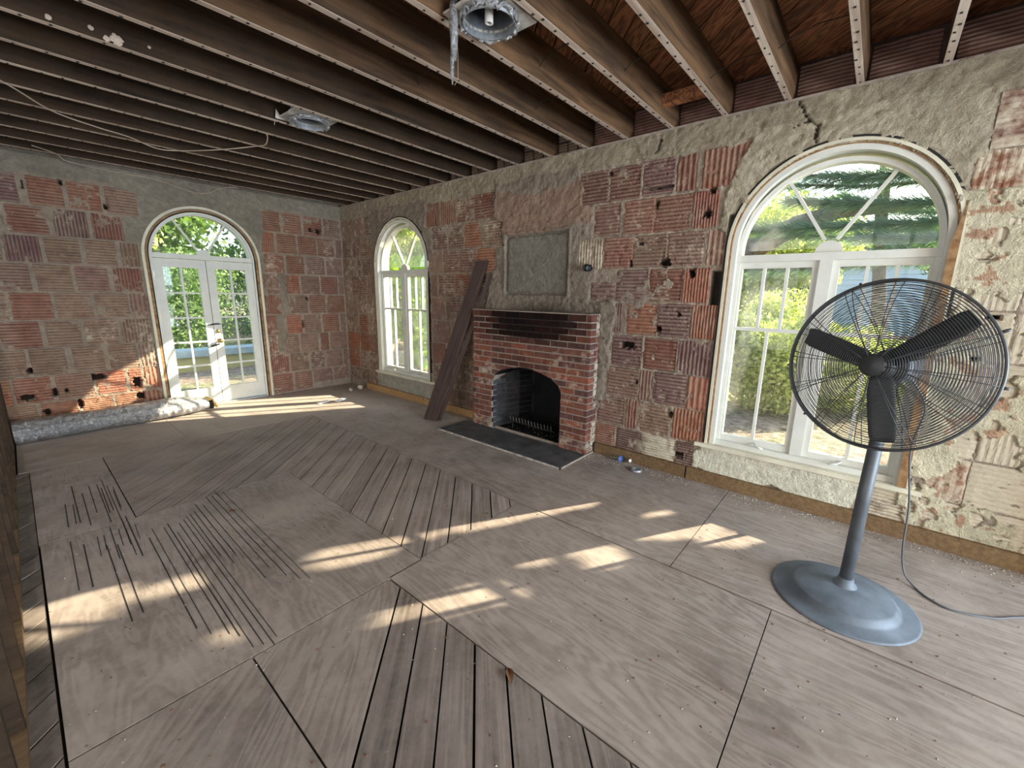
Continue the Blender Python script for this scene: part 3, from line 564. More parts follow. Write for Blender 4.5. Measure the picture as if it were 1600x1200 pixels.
for P_, a, t in [(rect(-4.06, -2.8, -1.545, -.002), 0, 1.12), (rect(-2.796, -1.4, -1.545, -.002), 0, 1.15), (rect(-1.396, .0, -1.545, -.002), 0, 1.1),
                 (rect(-1.44, 0, -4.0, -1.551), PI / 2, 1.0), (rect(-1.44, 0, -6.445, -4.003), PI / 2, 1.02), (rect(-1.44, 0, -8.5, -6.451), PI / 2, 1.06),
                 (rect(-3.99, -3.513, -3.265, -1.553), PI / 2, .98), (rect(-3.985, -2.432, -5.243, -3.277), PI / 2, .98),
                 ([(-3.985, -5.252), (-3.4, -5.252), (-3.4, -6.085), (-3.985, -6.67)], PI / 4, .84), ([(-3.392, -5.252), (-2.674, -5.252), (-2.674, -5.352), (-3.392, -6.07)], PI / 4, .92),
                 (rect(-2.662, -1.452, -6.998, -5.236), PI / 2 - .05, 1.06), (rect(-2.662, -1.452, -8.5, -7.003), PI / 2, 1.04),
                 ([(-2.426, -5.226), (-1.452, -5.226), (-1.452, -5.232), (-2.426, -5.232)], 0, 1)]:
    sheet('plywood_sheet', M_PLY, P_, a, 0, t * R.uniform(.98, 1.02))
def planks(c0, c1, st, regf, zt, tone):
    c = c0
    while c > c1:
        ca = c - R.uniform(.006, .010) * 1.414; cb = c - st
        base = [(-30, -30 + ca), (30, 30 + ca), (30, 30 + cb + .001), (-30, -30 + cb + .001)]
        mid = (ca + cb) / 2
        P_ = base
        for q in regf(mid): P_ = clip(P_, *q) if len(P_) > 2 else []
        if len(P_) > 2: sheet('floor_plank', M_PLANK, P_, PI / 4, zt + R.uniform(-.003, .0015), tone * R.uniform(.74, 1.14), .018)
        c -= st
def reg1(c):
    L = [(1, 0, -1.448), (0, 1, -1.552), (0, -1, 5.22)]
    L += [(-1, 0, 2.427)] if c < -.85 else [(-1, 0, 3.505), (0, -1, 3.27)]
    return L
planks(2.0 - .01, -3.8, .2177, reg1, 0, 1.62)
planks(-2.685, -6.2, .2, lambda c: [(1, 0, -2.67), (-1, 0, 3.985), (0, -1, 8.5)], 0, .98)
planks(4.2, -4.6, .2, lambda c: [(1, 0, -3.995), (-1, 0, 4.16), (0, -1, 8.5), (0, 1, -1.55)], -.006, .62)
# saw cuts in the plywood: flat dark strips painted for the shaded grooves
sc = MB()
for (x, y0, y1, n, dx) in [(-3.84, -3.06, -2.72, 2, .035), (-3.78, -3.12, -2.35, 6, .045), (-3.86, -4.05, -3.35, 2, .05), (-3.74, -3.75, -3.3, 5, .035), (-3.6, -3.8, -3.31, 3, .03), (-3.72, -4.5, -3.5, 2, .05), (-3.51, -4.95, -3.65, 2, .035), (-3.42, -5.15, -3.6, 3, .022), (-3.25, -4.35, -3.4, 3, .035), (-3.33, -5.2, -3.6, 3, .03), (-3.14, -4.6, -3.32, 2, .045), (-3.05, -4.9, -3.3, 3, .04), (-3.62, -3.2, -2.5, 3, .03)]:
    for k in range(n):
        xx = x + k * dx + R.uniform(-.006, .006); a = y0 + R.uniform(-.12, .15); c = y1 + R.uniform(-.15, .12); s = R.uniform(.0016, .003)
        sc.add([(xx - s, a, .0012), (xx + s, a, .0012), (xx + .012 + s, c, .0012), (xx + .012 - s, c, .0012)], [(0, 1, 2, 3)])
tag(sc.build('saw_cut', M_DARK, floor, fix=False), kind='stuff')
# grit and chips swept along the walls and over the boards
def chips(name, n, mat, fn, s0, s1, label):
    b = MB()
    for i in range(n):
        x, y = fn(); s = R.uniform(s0, s1); a = R.uniform(0, 6.3); h = s * R.uniform(.3, .8)
        c, d = math.cos(a) * s, math.sin(a) * s; k = R.uniform(.4, 1)
        b.add([(x + c, y + d, .001), (x - d * k, y + c * k, .001), (x - c, y - d, .001), (x + d * k, y - c * k, .001), (x, y, .001 + h)], [(0, 1, 4), (1, 2, 4), (2, 3, 4), (3, 0, 4)])
    o = b.build(name, mat, None, fix=False); tag(o, label, 'debris', kind='stuff'); return o
chips('plaster_grit', 800, M_CHIP, lambda: (-.05 - abs(R.gauss(0, .09)), R.uniform(-8.3, -5.1)), .003, .008, 'pale plaster grit swept along the baseboard under the fan window')
chips('plaster_grit', 900, M_CHIP, lambda: (R.uniform(-4.0, -.1), R.uniform(-8.2, -.2)), .002, .006, 'pale plaster crumbs scattered over the whole floor')
chips('dead_leaf_bits', 900, M_LEAD, lambda: (R.uniform(-4.0, -.1), R.uniform(-8.2, -.2)), .003, .008, 'dark brown leaf bits and splinters scattered over the floor')
chips('plaster_grit', 260, M_CHIP, lambda: (-.06 - abs(R.gauss(0, .08)), R.uniform(-3.3, -.3)), .003, .010, 'pale plaster grit near the small window wall')
# nailer boards at the foot of the walls
for (y0, y1, t, z1) in [(-3.38, -2.2, (1.0, .92, .8), .10), (-2.19, -.62, (1.05, .95, .8), .105), (-6.06, -5.12, (.42, .40, .38), .115), (-8.5, -6.075, (.46, .44, .41), .115)]:
    MB().box((-.045, y0, 0.0005), (.0, y1, z1)).build('nailer_board', M_NAILER, wall_right, (*t, 1))
# ------------------------------------------------------------------ left stud wall and back wall
wl = MB().box((-4.165, -8.5, 2.96), (-4.075, 0, 3.04)).build('wall_left', M_JOIST, color=(.55, .5, .48, 1)); tag(wl, kind='structure')
sr = MB()  # unseen side room, added so fill light comes through the studs
for a, b_ in (((-7.4, -8.9, -.1), (-7.3, .22, 3.34)), ((-7.4, .1, -.1), (-4.25, .22, 3.34)), ((-7.4, -8.9, -.1), (-4.25, -8.66, 3.34))): sr.box(a, b_)
tag(sr.build('wall_side_room', M_MORTAR), kind='structure')
MB().box((-7.4, -8.9, -.12), (-4.28, .22, -.0)).build('side_room_floor', M_PLY, floor, (.8, .8, .8, 1)); MB().box((-7.4, -8.9, 3.2), (-4.28, .22, 3.3)).build('side_room_ceiling', M_JOIST, ceil, (.6, .6, .6, 1))
for k in range(21):
    y = -.10 - k * .406
    if k == 0: y = -.06
    MB().box((-4.165, y - .04, .04), (-4.075, y, 3.04)).build('stud', M_JOIST, wl, (.22, .21, .2, 1))
MB().box((-4.165, -8.5, .0), (-4.072, 0, .038)).build('bottom_plate', M_NAILER, wl, (.3, .28, .26, 1))
wf = MB()
for a, b_ in (((-4.2, -8.66, 0), (-3.95, -8.5, 3.34)), ((-.25, -8.66, 0), (.22, -8.5, 3.34)), ((-4.2, -8.66, 2.7), (.22, -8.5, 3.34))): wf.box(a, b_)
hw = MB()  # unseen hall added behind the camera, its walls and roof block direct sun
for a, b_ in (((.1, -11.9, -.02), (.22, -8.66, 3.34)), ((-4.3, -11.9, -.02), (-4.2, -8.66, 3.34)), ((-4.3, -12.0, -.02), (.22, -11.9, 3.34))): hw.box(a, b_)
tag(hw.build('wall_added_hall', M_MORTAR), kind='structure'); 
MB().box((-4.3, -12, -.12), (.25, -8.8, -.022)).build('hall_floor', M_DARK, floor); MB().box((-4.3, -12, 3.335), (.3, -8.8, 3.37)).build('hall_ceiling', M_JOIST, ceil, (.5, .5, .5, 1))
tag(wf.build('wall_front', M_MORTAR), kind='structure')

# ------------------------------------------------------------------ windows and doors
def band(b, T, r0, r1, d0, d1, zb, zc=2.05, seg=40):
    st = [(-1, zb, 0), (-1, zc, 0)] + [None] * 0
    pts = [(-r0, zb, -r1, zb)] + [(r0 * math.cos(PI - PI * k / seg), zc + r0 * math.sin(PI * k / seg), r1 * math.cos(PI - PI * k / seg), zc + r1 * math.sin(PI * k / seg)) for k in range(seg + 1)] + [(r0, zb, r1, zb)]
    vs = []
    for (a0, z0, a1, z1) in pts: vs += [T(a0, d0, z0), T(a1, d0, z1), T(a1, d1, z1), T(a0, d1, z0)]
    fs = [(0, 1, 2, 3), tuple(len(vs) - 4 + i for i in (3, 2, 1, 0))]
    for i in range(len(pts) - 1):
        for k in range(4):
            fs.append((i * 4 + k, i * 4 + (k + 1) % 4, (i + 1) * 4 + (k + 1) % 4, (i + 1) * 4 + k))
    return b.add(vs, fs)
def bar(b, T, a0, a1, z0, z1, d0, d1): return b.prism([(a0, z0), (a1, z0), (a1, z1), (a0, z1)], T, d0, d1)
def frame(b, T, a0, a1, z0, z1, w, d0, d1, wb=None, wt=None):
    wb = wb or w; wt = wt or w
    bar(b, T, a0, a0 + w, z0, z1, d0, d1); bar(b, T, a1 - w, a1, z0, z1, d0, d1); bar(b, T, a0 + w, a1 - w, z0, z0 + wb, d0, d1); bar(b, T, a0 + w, a1 - w, z1 - wt, z1, d0, d1)
def arch_light(T, par, rg, zc, d, hub, zt):
    ang = [0, math.radians(58), math.radians(122), PI]
    for i in range(3):
        a0, a1 = ang[i], ang[i + 1]; n = 14
        P_ = [(0, zt)] if False else [(0, zc)]
        P_ += [(rg * math.cos(a0 + (a1 - a0) * k / n), max(zt, zc + rg * math.sin(a0 + (a1 - a0) * k / n))) for k in range(n + 1)]
        P_ = [(p[0], max(p[1], zt)) for p in P_]
        MB().prism(P_, T, d, d + .004).build('glass_pane', M_GLASS, par)
    for a in ang[1:3]:
        c, s = math.cos(a), math.sin(a); px, pz = -s * .011, c * .011
        MB().prism([(hub * .8 * c + px, zc + hub * .8 * s + pz), (rg * c + px, zc + rg * s + pz), (rg * c - px, zc + rg * s - pz), (hub * .8 * c - px, zc + hub * .8 * s - pz)], T, d - .015, d + .02).build('muntin', M_WHITE, par)
    MB().prism([(hub * math.cos(PI * k / 16), zt + hub * math.sin(PI * k / 16)) for k in range(17)], T, d - .02, d + .02).build('hub_block', M_WHITE, par)
def window(name, yc):
    T = lambda a, d, z: Vector((d, yc + a, z))
    w = empty(name, (0, yc, .37)); tag(w, kind='structure')
    b = MB(); band(b, T, .652, .672, -.016, .02, .36); b.build('casing_edge', M_CREAM, w)
    b = MB(); band(b, T, .637, .652, -.004, .02, .36); b.build('casing', M_RAWWOOD if yc < -3 else M_CREAM, w)
    b = MB(); band(b, T, .672, .688, -.012, .02, .36); b.build('gap_strip', M_DARK, w)
    b = MB(); band(b, T, .60, .645, .004, .215, .36); b.build('jamb_liner', M_WHITE, w)
    b = MB(); band(b, T, .572, .602, .06, .15, .37, 2.02); b.build('arch_frame', M_WHITE, w)
    b = MB(); bar(b, T, -.602, .602, 1.93, 1.985, .045, .15); b.build('transom_bar', M_WHITE, w)
    b = MB(); bar(b, T, -.04, .04, .41, 1.93, .055, .15); b.build('mullion', M_WHITE, w)
    b = MB(); bar(b, T, -.75, .75, .335, .368, -.035, .05); b.build('sill', M_CREAM, w)
    b = MB(); bar(b, T, -.602, .602, .368, .412, .03, .2); b.build('sill_riser', M_WHITE, w)
    arch_light(T, w, .574, 2.02, .10, .085, 1.985)
    for s in (1, -1):
        b = MB(); a0, a1 = (.04, .60) if s > 0 else (-.60, -.04)
        frame(b, T, a0, a1, .412, 1.93, .043, .075, .125, .05, .047); sa = b.build('sash', M_WHITE, w)
        ga, gb = a0 + .043, a1 - .043; zm = 1.395
        MB_ = MB(); bar(MB_, T, ga, gb, zm - .014, zm + .014, .08, .118); MB_.build('muntin', M_WHITE, sa)
        tx = [ga, ga + (gb - ga) / 3, ga + 2 * (gb - ga) / 3, gb]; bx = [ga, (ga + gb) / 2, gb]
        for x in tx[1:3]: q = MB(); bar(q, T, x - .011, x + .011, zm, 1.885, .082, .116); q.build('muntin', M_WHITE, sa)
        q = MB(); bar(q, T, bx[1] - .011, bx[1] + .011, .46, zm, .082, .116); q.build('muntin', M_WHITE, sa)
        for i in range(3): q = MB(); bar(q, T, tx[i], tx[i + 1], zm, 1.885, .098, .102); q.build('glass_pane', M_GLASS, sa)
        for i in range(2): q = MB(); bar(q, T, bx[i], bx[i + 1], .46, zm, .098, .102); q.build('glass_pane', M_GLASS, sa)
        q = MB(); q.tube([T(s * .30, .07, .435), T(s * .27, .01, .425), T(s * .22, -.005, .42)], .007, 6); q.build('crank_latch', M_WHITE, sa)
    return w
w1 = window('window_1', -1.66); w2 = window('window_2', -6.865)
MB().box((-.03, -2.36, 2.0), (.0, -2.29, 2.085)).build('corner_block', M_CREAM, w1)
def raw_jamb():
    T = lambda a, d, z: Vector((d, -6.865 + a, z)); b = MB(); b.prism([(-.668, .37), (-.618, .37), (-.618, 2.0), (-.660, 2.25)], T, -.021, -.012); b.build('bare_jamb_strip', M_RAWWOOD, w2)
raw_jamb()
# french door
TD = lambda a, d, z: Vector((-2.02 - a, d, z))
d1 = empty('door_1', (-2.02, 0, 0)); tag(d1, kind='structure')
b = MB(); band(b, TD, .655, .685, -.02, .02, .0, 2.055); b.build('casing_edge', M_CREAM, d1)
b = MB(); band(b, TD, .625, .655, -.004, .02, .0, 2.055); b.build('casing', M_RAWWOOD, d1)
b = MB(); band(b, TD, .612, .625, .0, .02, .0, 2.055); b.build('gap_strip', M_DARK, d1)
b = MB(); band(b, TD, .588, .615, .01, .215, .0, 2.05); b.build('jamb_liner', M_WHITE, d1)
b = MB(); bar(b, TD, -.59, .59, 2.048, 2.11, .03, .14); b.build('transom_bar', M_WHITE, d1)
b = MB(); band(b, TD, .568, .59, .05, .13, 2.06, 2.06); b.build('arch_frame', M_WHITE, d1)
b = MB(); bar(b, TD, -.60, .60, -.01, .018, .0, .2); b.build('threshold', M_GALV, d1)
arch_light(TD, d1, .57, 2.07, .09, .08, 2.11)
for s in (1, -1):
    a0, a1 = (.004, .585) if s > 0 else (-.592, -.004)
    g0, g1 = (.093, .485) if s > 0 else (-.49, -.103)
    b = MB(); bar(b, TD, a0, g0, .022, 2.04, .04, .08); bar(b, TD, g1, a1, .022, 2.04, .04, .08); bar(b, TD, g0, g1, .022, .245, .04, .08); bar(b, TD, g0, g1, 1.932, 2.04, .04, .08)
    lf = b.build('door_leaf', M_WHITE, d1)
    gm = (g0 + g1) / 2; q = MB(); bar(q, TD, gm - .011, gm + .011, .245, 1.932, .042, .078); q.build('muntin', M_WHITE, lf)
    hh = (1.932 - .245) / 5
    for k in range(5):
        if k: q = MB(); bar(q, TD, g0, g1, .245 + k * hh - .011, .245 + k * hh + .011, .043, .077); q.build('muntin', M_WHITE, lf)
        for x0, x1 in ((g0, gm), (gm, g1)): q = MB(); bar(q, TD, x0, x1, .245 + k * hh, .245 + (k + 1) * hh, .058, .062); q.build('glass_pane', M_GLASS, lf)
    for z in (1.83, 1.30, .78, .27): q = MB(); bar(q, TD, a1 - .004 if s > 0 else a0 - .012, a1 + .012 if s > 0 else a0 + .004, z - .045, z + .045, .03, .045); q.build('hinge', M_BRASS, lf)
    if s < 0:
        q = MB(); M_ = Matrix.Translation((-1.965, .04, .922)) @ Matrix.Rotation(PI / 2, 4, 'X'); q.lathe([(0, 0), (.032, 0), (.032, .008), (.012, .012), (.012, .035), (.026, .045), (.03, .06), (.02, .075), (0, .078)], M_, 20); q.build('door_knob', M_BRASS, lf)
        q = MB(); M_ = Matrix.Translation((-1.975, .04, 1.058)) @ Matrix.Rotation(PI / 2, 4, 'X'); q.lathe([(0, 0), (.026, 0), (.024, .014), (0, .016)], M_, 18); q.build('deadbolt', M_BRASS, lf)
        q = MB(); q.tube([(-2.09, .03, 1.150), (-1.93, .03, 1.160)], .006, 6); q.tube([(-2.05, .03, 1.163), (-1.95, .03, 1.173)], .005, 6); q.build('slide_bolt', M_IRON, lf)
    else:
        q = MB(); q.tube([(-2.085, .02, .845), (-2.04, .015, .862), (-1.98, .02, .872)], .011, 7); q.build('lever_handle', M_IRON, lf)

# ------------------------------------------------------------------ fireplace
fp = empty('fireplace', (-.1, -4.25, 0)); tag(fp, 'red brick fireplace with arched sooty opening and blackened top courses', 'fireplace')
TF = lambda a, d, z: Vector((d, -a, z))
def archz(u):   # height of the opening
    if FB0 < u < FB1:
        return .60 + .225 * math.sqrt(max(0, 1 - ((u - 4.25) / .505) ** 2)) if abs(u - 4.25) < .505 else 0
    return 0
core = [(3.425, 0), (3.425, 1.452), (5.075, 1.452), (5.075, 0), (FB1, 0)] + [(FB1 - k * (FB1 - FB0) / 20, archz(FB1 - k * (FB1 - FB0) / 20) or .60) for k in range(21)] + [(FB0, 0)]
def sooty():
    m = Mat('sooty_mortar', .95, 0, .1); v = m.coord('World'); f = m.noise(v, 20, 4); g = m.noise(v, 5, 4)
    c = m.mix(f, (.27, .225, .185), (.36, .305, .255)); sx = m.n('SeparateXYZ'); m.l(v, sx.inputs[0])
    a = m.math('MULTIPLY', m.math('ADD', sx.outputs[1], 4.3), 1.5); a = m.math('MULTIPLY', a, a); z = m.math('MULTIPLY', m.math('SUBTRACT', 1.36, sx.outputs[2]), 4.0); z = m.math('MAXIMUM', z, 0.0); z = m.math('MULTIPLY', z, z)
    d = m.math('ADD', m.math('ADD', a, z), m.math('MULTIPLY', m.math('SUBTRACT', g, .5), .9))
    m.col(m.mix(m.ramp(d, .5, 1.15, (1, 1, 1), (0, 0, 0)), c, (.03, .028, .026))); m.bump(f, .5, .01); return m.m
M_SOOTY = sooty()
b = MB(); b.prism(core, TF, -.186, .02); b.build('mortar_core', M_SOOTY, fp)
BC = [(.19, .085, .062), (.16, .075, .058), (.21, .09, .062), (.13, .07, .06), (.25, .095, .06)]
def brick(poly, d0, d1, u, z, side=False):
    b = MB(); b.prism(poly, TF, d0, d1)
    c = R.choice(BC); j = R.uniform(.8, 1.15)
    s = math.exp(-((u - 4.28) / .74) ** 4) * max(0, min(1, (z - 1.04) / .16)); s = min(1, s * 1.2)
    s = max(s, .55 * math.exp(-((u - 4.25) / .45) ** 2) * (1 if z > .78 else 0) * max(0, 1 - (z - .78) / .25))
    wsh = .16 + .16 * R.random()
    if (u < 3.72 and .55 < z < 1.12) and R.random() < .4: wsh = .36
    if u > 4.5 and .85 < z < 1.1 and R.random() < .35: wsh = .34
    if z < .12: wsh = .33
    if side: wsh = .33 + .2 * R.random()
    k = j * (1 - .92 * s); o = b.build('brick', M_BRICK, fp, (c[0] * k, c[1] * k, c[2] * k, wsh * (1 - s)))
    return o
ch = 1.452 / 21
for r in range(21):
    z0 = r * ch + .007; z1 = (r + 1) * ch - .006
    if r == 20: z1 = 1.462
    u = 3.418 - (0 if r % 2 else .1075)
    while u < 5.08:
        a, c = max(u, 3.418), min(u + .202, 5.083)
        u += .2155 + R.uniform(-.002, .002)
        if c - a < .03: continue
        prd = -.192 - R.uniform(-.002, .003)
        # split the brick where it meets the opening
        n = 8; segs = []
        top = []
        mid = (a + c) / 2
        if c < FB0 or a > FB1 or z0 > .83:
            brick([(a, z0), (c, z0), (c, z1), (a, z1)], prd, -.095, mid, z0); continue
        for lo, hi in ((a, min(c, 4.25)), (max(a, 4.25), c)):
            if hi - lo < .012: continue
            pts = [(lo + (hi - lo) * k / n) for k in range(n + 1)]
            bot = [(p, max(z0, archz(p) + .0)) for p in pts if max(z0, archz(p)) < z1 - .004]
            if len(bot) < 2 or bot[-1][0] - bot[0][0] < .012: continue
            P_ = bot + [(bot[-1][0], z1), (bot[0][0], z1)]
            if lo < FB0 < hi and z1 < .6: P_ = [(lo, z0), (FB0, z0), (FB0, z1), (lo, z1)]
            if lo < FB1 < hi and z1 < .6: P_ = [(FB1, z0), (hi, z0), (hi, z1), (FB1, z1)]
            brick(P_, prd, -.095, mid, z0)
    # right cheek, where the bricks' ends show
    b = MB(); b.box((-.085, -5.083, z0), (.0, -4.99, z1)); c = R.choice(BC); b.build('brick', M_BRICK, fp, (c[0] * .9, c[1] * .9, c[2] * .9, .3 + .2 * R.random()))
MB().box((-.197, -5.08, 1.458), (-.005, -3.42, 1.468)).build('mortar_cap', M_MORTAR, fp)
fb = MB(); X1 = .46
q = MB(); us = [FB1 - .001 - k * (FB1 - FB0 - .002) / 24 for k in range(25)]
vs_ = []
for u_ in us: zz_ = max(archz(u_), .60); vs_ += [TF(u_, -.19, zz_ - .006), TF(u_, .1, zz_ - .006), TF(u_, .1, zz_ + .02), TF(u_, -.183, zz_ + .02)]
q.add(vs_, [(i * 4 + k, i * 4 + (k + 1) % 4, (i + 1) * 4 + (k + 1) % 4, (i + 1) * 4 + k) for i in range(24) for k in range(4)]); q.build('arch_soffit', M_SOOT, fp)
fb.add([TF(FB0, -.1, 0), TF(FB0, -.1, .9), TF(FB0 + .16, X1, .9), TF(FB0 + .16, X1, 0)], [(0, 1, 2, 3)]); fb.build('firebox_cheek', M_ASH, fp, fix=False)
fb = MB(); fb.add([TF(FB1, -.1, 0), TF(FB1, -.1, .9), TF(FB1 - .16, X1, .9), TF(FB1 - .16, X1, 0)], [(0, 1, 2, 3)])
fb.add([TF(FB0 + .16, X1, 0), TF(FB0 + .16, X1, .9), TF(FB1 - .16, X1, .9), TF(FB1 - .16, X1, 0)], [(0, 1, 2, 3)])
fb.add([TF(FB0 - .05, -.1, .84), TF(FB1 + .05, -.1, .84), TF(FB1 + .05, X1, .84), TF(FB0 - .05, X1, .84)], [(0, 1, 2, 3)]); fb.build('firebox_back', M_SOOT, fp, fix=False)
MB().box((-.12, -FB1, .0), (X1, -FB0, .016)).build('firebox_floor', M_SOOT, fp)
MB().box((-.135, -FB1, .0), (-.118, -FB0, .026)).build('hearth_lip', M_MORTAR, fp)
for r in range(12):      # soot-dark bricks of the far cheek
    for q in range(3):
        u_ = FB0 + .004; x0 = -.17 + q * .2; 
        x1 = x0 + .19
        t0 = max(0, (x0 + .1) / (X1 + .1)) * .16; t1 = max(0, (x1 + .1) / (X1 + .1)) * .16
        z0 = .01 + r * ch; 
        if z0 + ch > .8 or x1 > X1: continue
        b = MB(); b.add([TF(FB0 + t0 + .004, x0, z0), TF(FB0 + t0 + .004, x0, z0 + ch - .01), TF(FB0 + t1 + .004, x1, z0 + ch - .01), TF(FB0 + t1 + .004, x1, z0),
                         TF(FB0 + t0 - .01, x0, z0), TF(FB0 + t0 - .01, x0, z0 + ch - .01), TF(FB0 + t1 - .01, x1, z0 + ch - .01), TF(FB0 + t1 - .01, x1, z0)],
                        [(0, 1, 2, 3), (7, 6, 5, 4), (0, 4, 5, 1), (1, 5, 6, 2), (2, 6, 7, 3), (3, 7, 4, 0)])
        k = R.uniform(.6, 1.2) * (1 - .3 * q); b.build('brick', M_BRICK, fp, (.06 * k, .062 * k, .068 * k, 0))
hs = MB().prism([(3.29, -.66), (5.09, -.66), (5.09, -.192), (3.29, -.192)], lambda a, d, z: Vector((z, -a, d)), .0006, .014).build('hearth_slab', M_HEARTH, fp)
MB().box((-.675, -5.105, .0006), (-.05, -5.09, .015)).build('hearth_edge', M_MORTAR, fp); MB().box((-.675, -5.105, .0006), (-.66, -3.29, .015)).build('hearth_edge', M_PLATE, fp)
gr = empty('fireplace_grate', (.05, -4.25, .016)); tag(gr, 'black iron log grate inside the fireplace opening', 'grate')
for y in (-3.98, -4.56): 
    MB().tube([(-.08, y, .15), (-.075, y, .1), (.2, y, .1), (.21, y, .13)], .007, 6).tube([(-.06, y, .1), (-.065, y, .018)], .007, 6).tube([(.18, y, .1), (.185, y, .018)], .007, 6).build('leg', M_IRON, gr)
for x in (-.05, .17): MB().tube([(x, -3.94, .107), (x, -4.60, .107)], .007, 6).build('rail', M_IRON, gr)
for k in range(14):
    y = -3.96 - k * .047; MB().tube([(-.09, y, .185), (-.075, y, .125), (-.05, y, .114), (.19, y, .114)], .0055, 6).build('grate_bar', M_RUSTY, gr)
# ash litter in firebox
chips('ash_litter', 45, M_CHIP, lambda: (R.uniform(-.1, .25), R.uniform(-4.65, -3.85)), .003, .009, 'pale ash bits lying under the grate').location.z += .017
# leaning trim boards
def leaning(label, p0, p1, wd, th, side, name='trim_board', ribs=2):
    p0, p1 = Vector(p0), Vector(p1); ax = (p1 - p0); L = ax.length; ax.normalize()
    wv = Vector(side); wv = (wv - ax * wv.dot(ax)).normalized(); nn = ax.cross(wv)
    M_ = Matrix(((ax.x, wv.x, nn.x, p0.x), (ax.y, wv.y, nn.y, p0.y), (ax.z, wv.z, nn.z, p0.z), (0, 0, 0, 1)))
    prof = [(0, -th), (0, th * .4), (wd * .12, th), (wd * .22, th), (wd * .28, th * .35), (wd * .45, th * .35), (wd * .5, th * .8), (wd * .62, th * .8), (wd * .68, th * .2), (wd * .85, th * .2), (wd * .9, th * .7), (wd, th * .6), (wd, -th)]
    b = MB(); n = len(prof); vs = [(0, a, z) for a, z in prof] + [(L, a, z) for a, z in prof]
    b.add(vs, [tuple(range(n)), tuple(range(2 * n - 1, n - 1, -1))] + [((i + 1) % n, i, i + n, (i + 1) % n + n) for i in range(n)])
    me = bpy.data.meshes.new(name); me.from_pydata([tuple(v) for v in b.v], [], b.f)
    bmx = bmesh.new(); bmx.from_mesh(me); bmesh.ops.recalc_face_normals(bmx, faces=bmx.faces); bmx.to_mesh(me); bmx.free()
    o = link(name, me, M_TRIM, None, M_); tag(o, label, 'board', 'brown trim boards leaning beside the fireplace'); return o
names = ['leftmost long brown trim board leaning between small window and fireplace', 'second brown trim board from the left in the leaning bundle', 'third brown trim board from the left in the leaning bundle', 'rightmost brown trim board at the front of the leaning bundle']
for k in range(4):
    f0 = k / 4.; leaning(names[k], (-.525 + .06 * f0, -2.825 - .20 * f0, .012), (-.055 + .012 * k, -3.34 - .175 * f0, 2.045 + .012 * (k % 2)), .046, .011, (.35, -1, 0))
leaning('short brown trim board at the back of the leaning bundle, nearest the wall', (-.44, -3.0, .012), (-.03, -3.54, 1.90), .05, .009, (.45, -1, 0))

# ------------------------------------------------------------------ foil duct along the back wall
dt = empty('foil_duct', (-3.2, -.38, 0)); tag(dt, 'crumpled silver foil duct lying on the floor along the back wall', 'duct')
def duct():
    n = 150; m = 36; vs = []; fs = []; rr = np.random.RandomState(5)
    for i in range(n):
        t = i / (n - 1); x = -4.06 + 1.76 * t; yc = -.40 + .10 * t
        tp = 1 if t < .8 else 1 - .42 * ((t - .8) / .2) ** 1.5
        for k in range(m):
            a = 2 * PI * k / m; w_ = 1 + .02 * math.sin(i * .9 + 2 * math.sin(a * 2)) + .07 * (vn(x * 1.0, a * .05 + 3, .018, 1) - .5) + .09 * (vn(x, a * .08, .12, 2) - .5)
            rz = .125 * tp * w_; ry = .18 * tp * w_
            if .2 < a % (2 * PI) < 1.3: rz *= 1 - .22 * math.exp(-((a - .75) / .18) ** 2)
            z = .118 * (.6 + .4 * tp) + rz * math.sin(a); vs.append((x, yc - ry * math.cos(a) if True else 0, max(.004, z)))
    for i in range(n - 1):
        for k in range(m): fs.append((i * m + k, i * m + (k + 1) % m, (i + 1) * m + (k + 1) % m, (i + 1) * m + k))
    b = MB(); b.add(vs, fs, False); b.build('foil_jacket', M_FOIL, dt)
duct()
MB().lathe([(.0, 0), (.055, 0), (.06, .09), (.05, .09), (.045, .02), (0, .02)], Matrix.Translation((-2.33, -.30, .075)) @ Matrix.Rotation(PI / 2, 4, 'Y'), 20).build('duct_end', M_DARK, dt)
b = MB(); b.tube([(-2.38, -.27, .13), (-2.30, -.26, .16), (-2.24, -.27, .12), (-2.2, -.33, .03)], [.02, .035, .03, .012], 8); b.build('insulation_tuft', M_INSUL, dt)

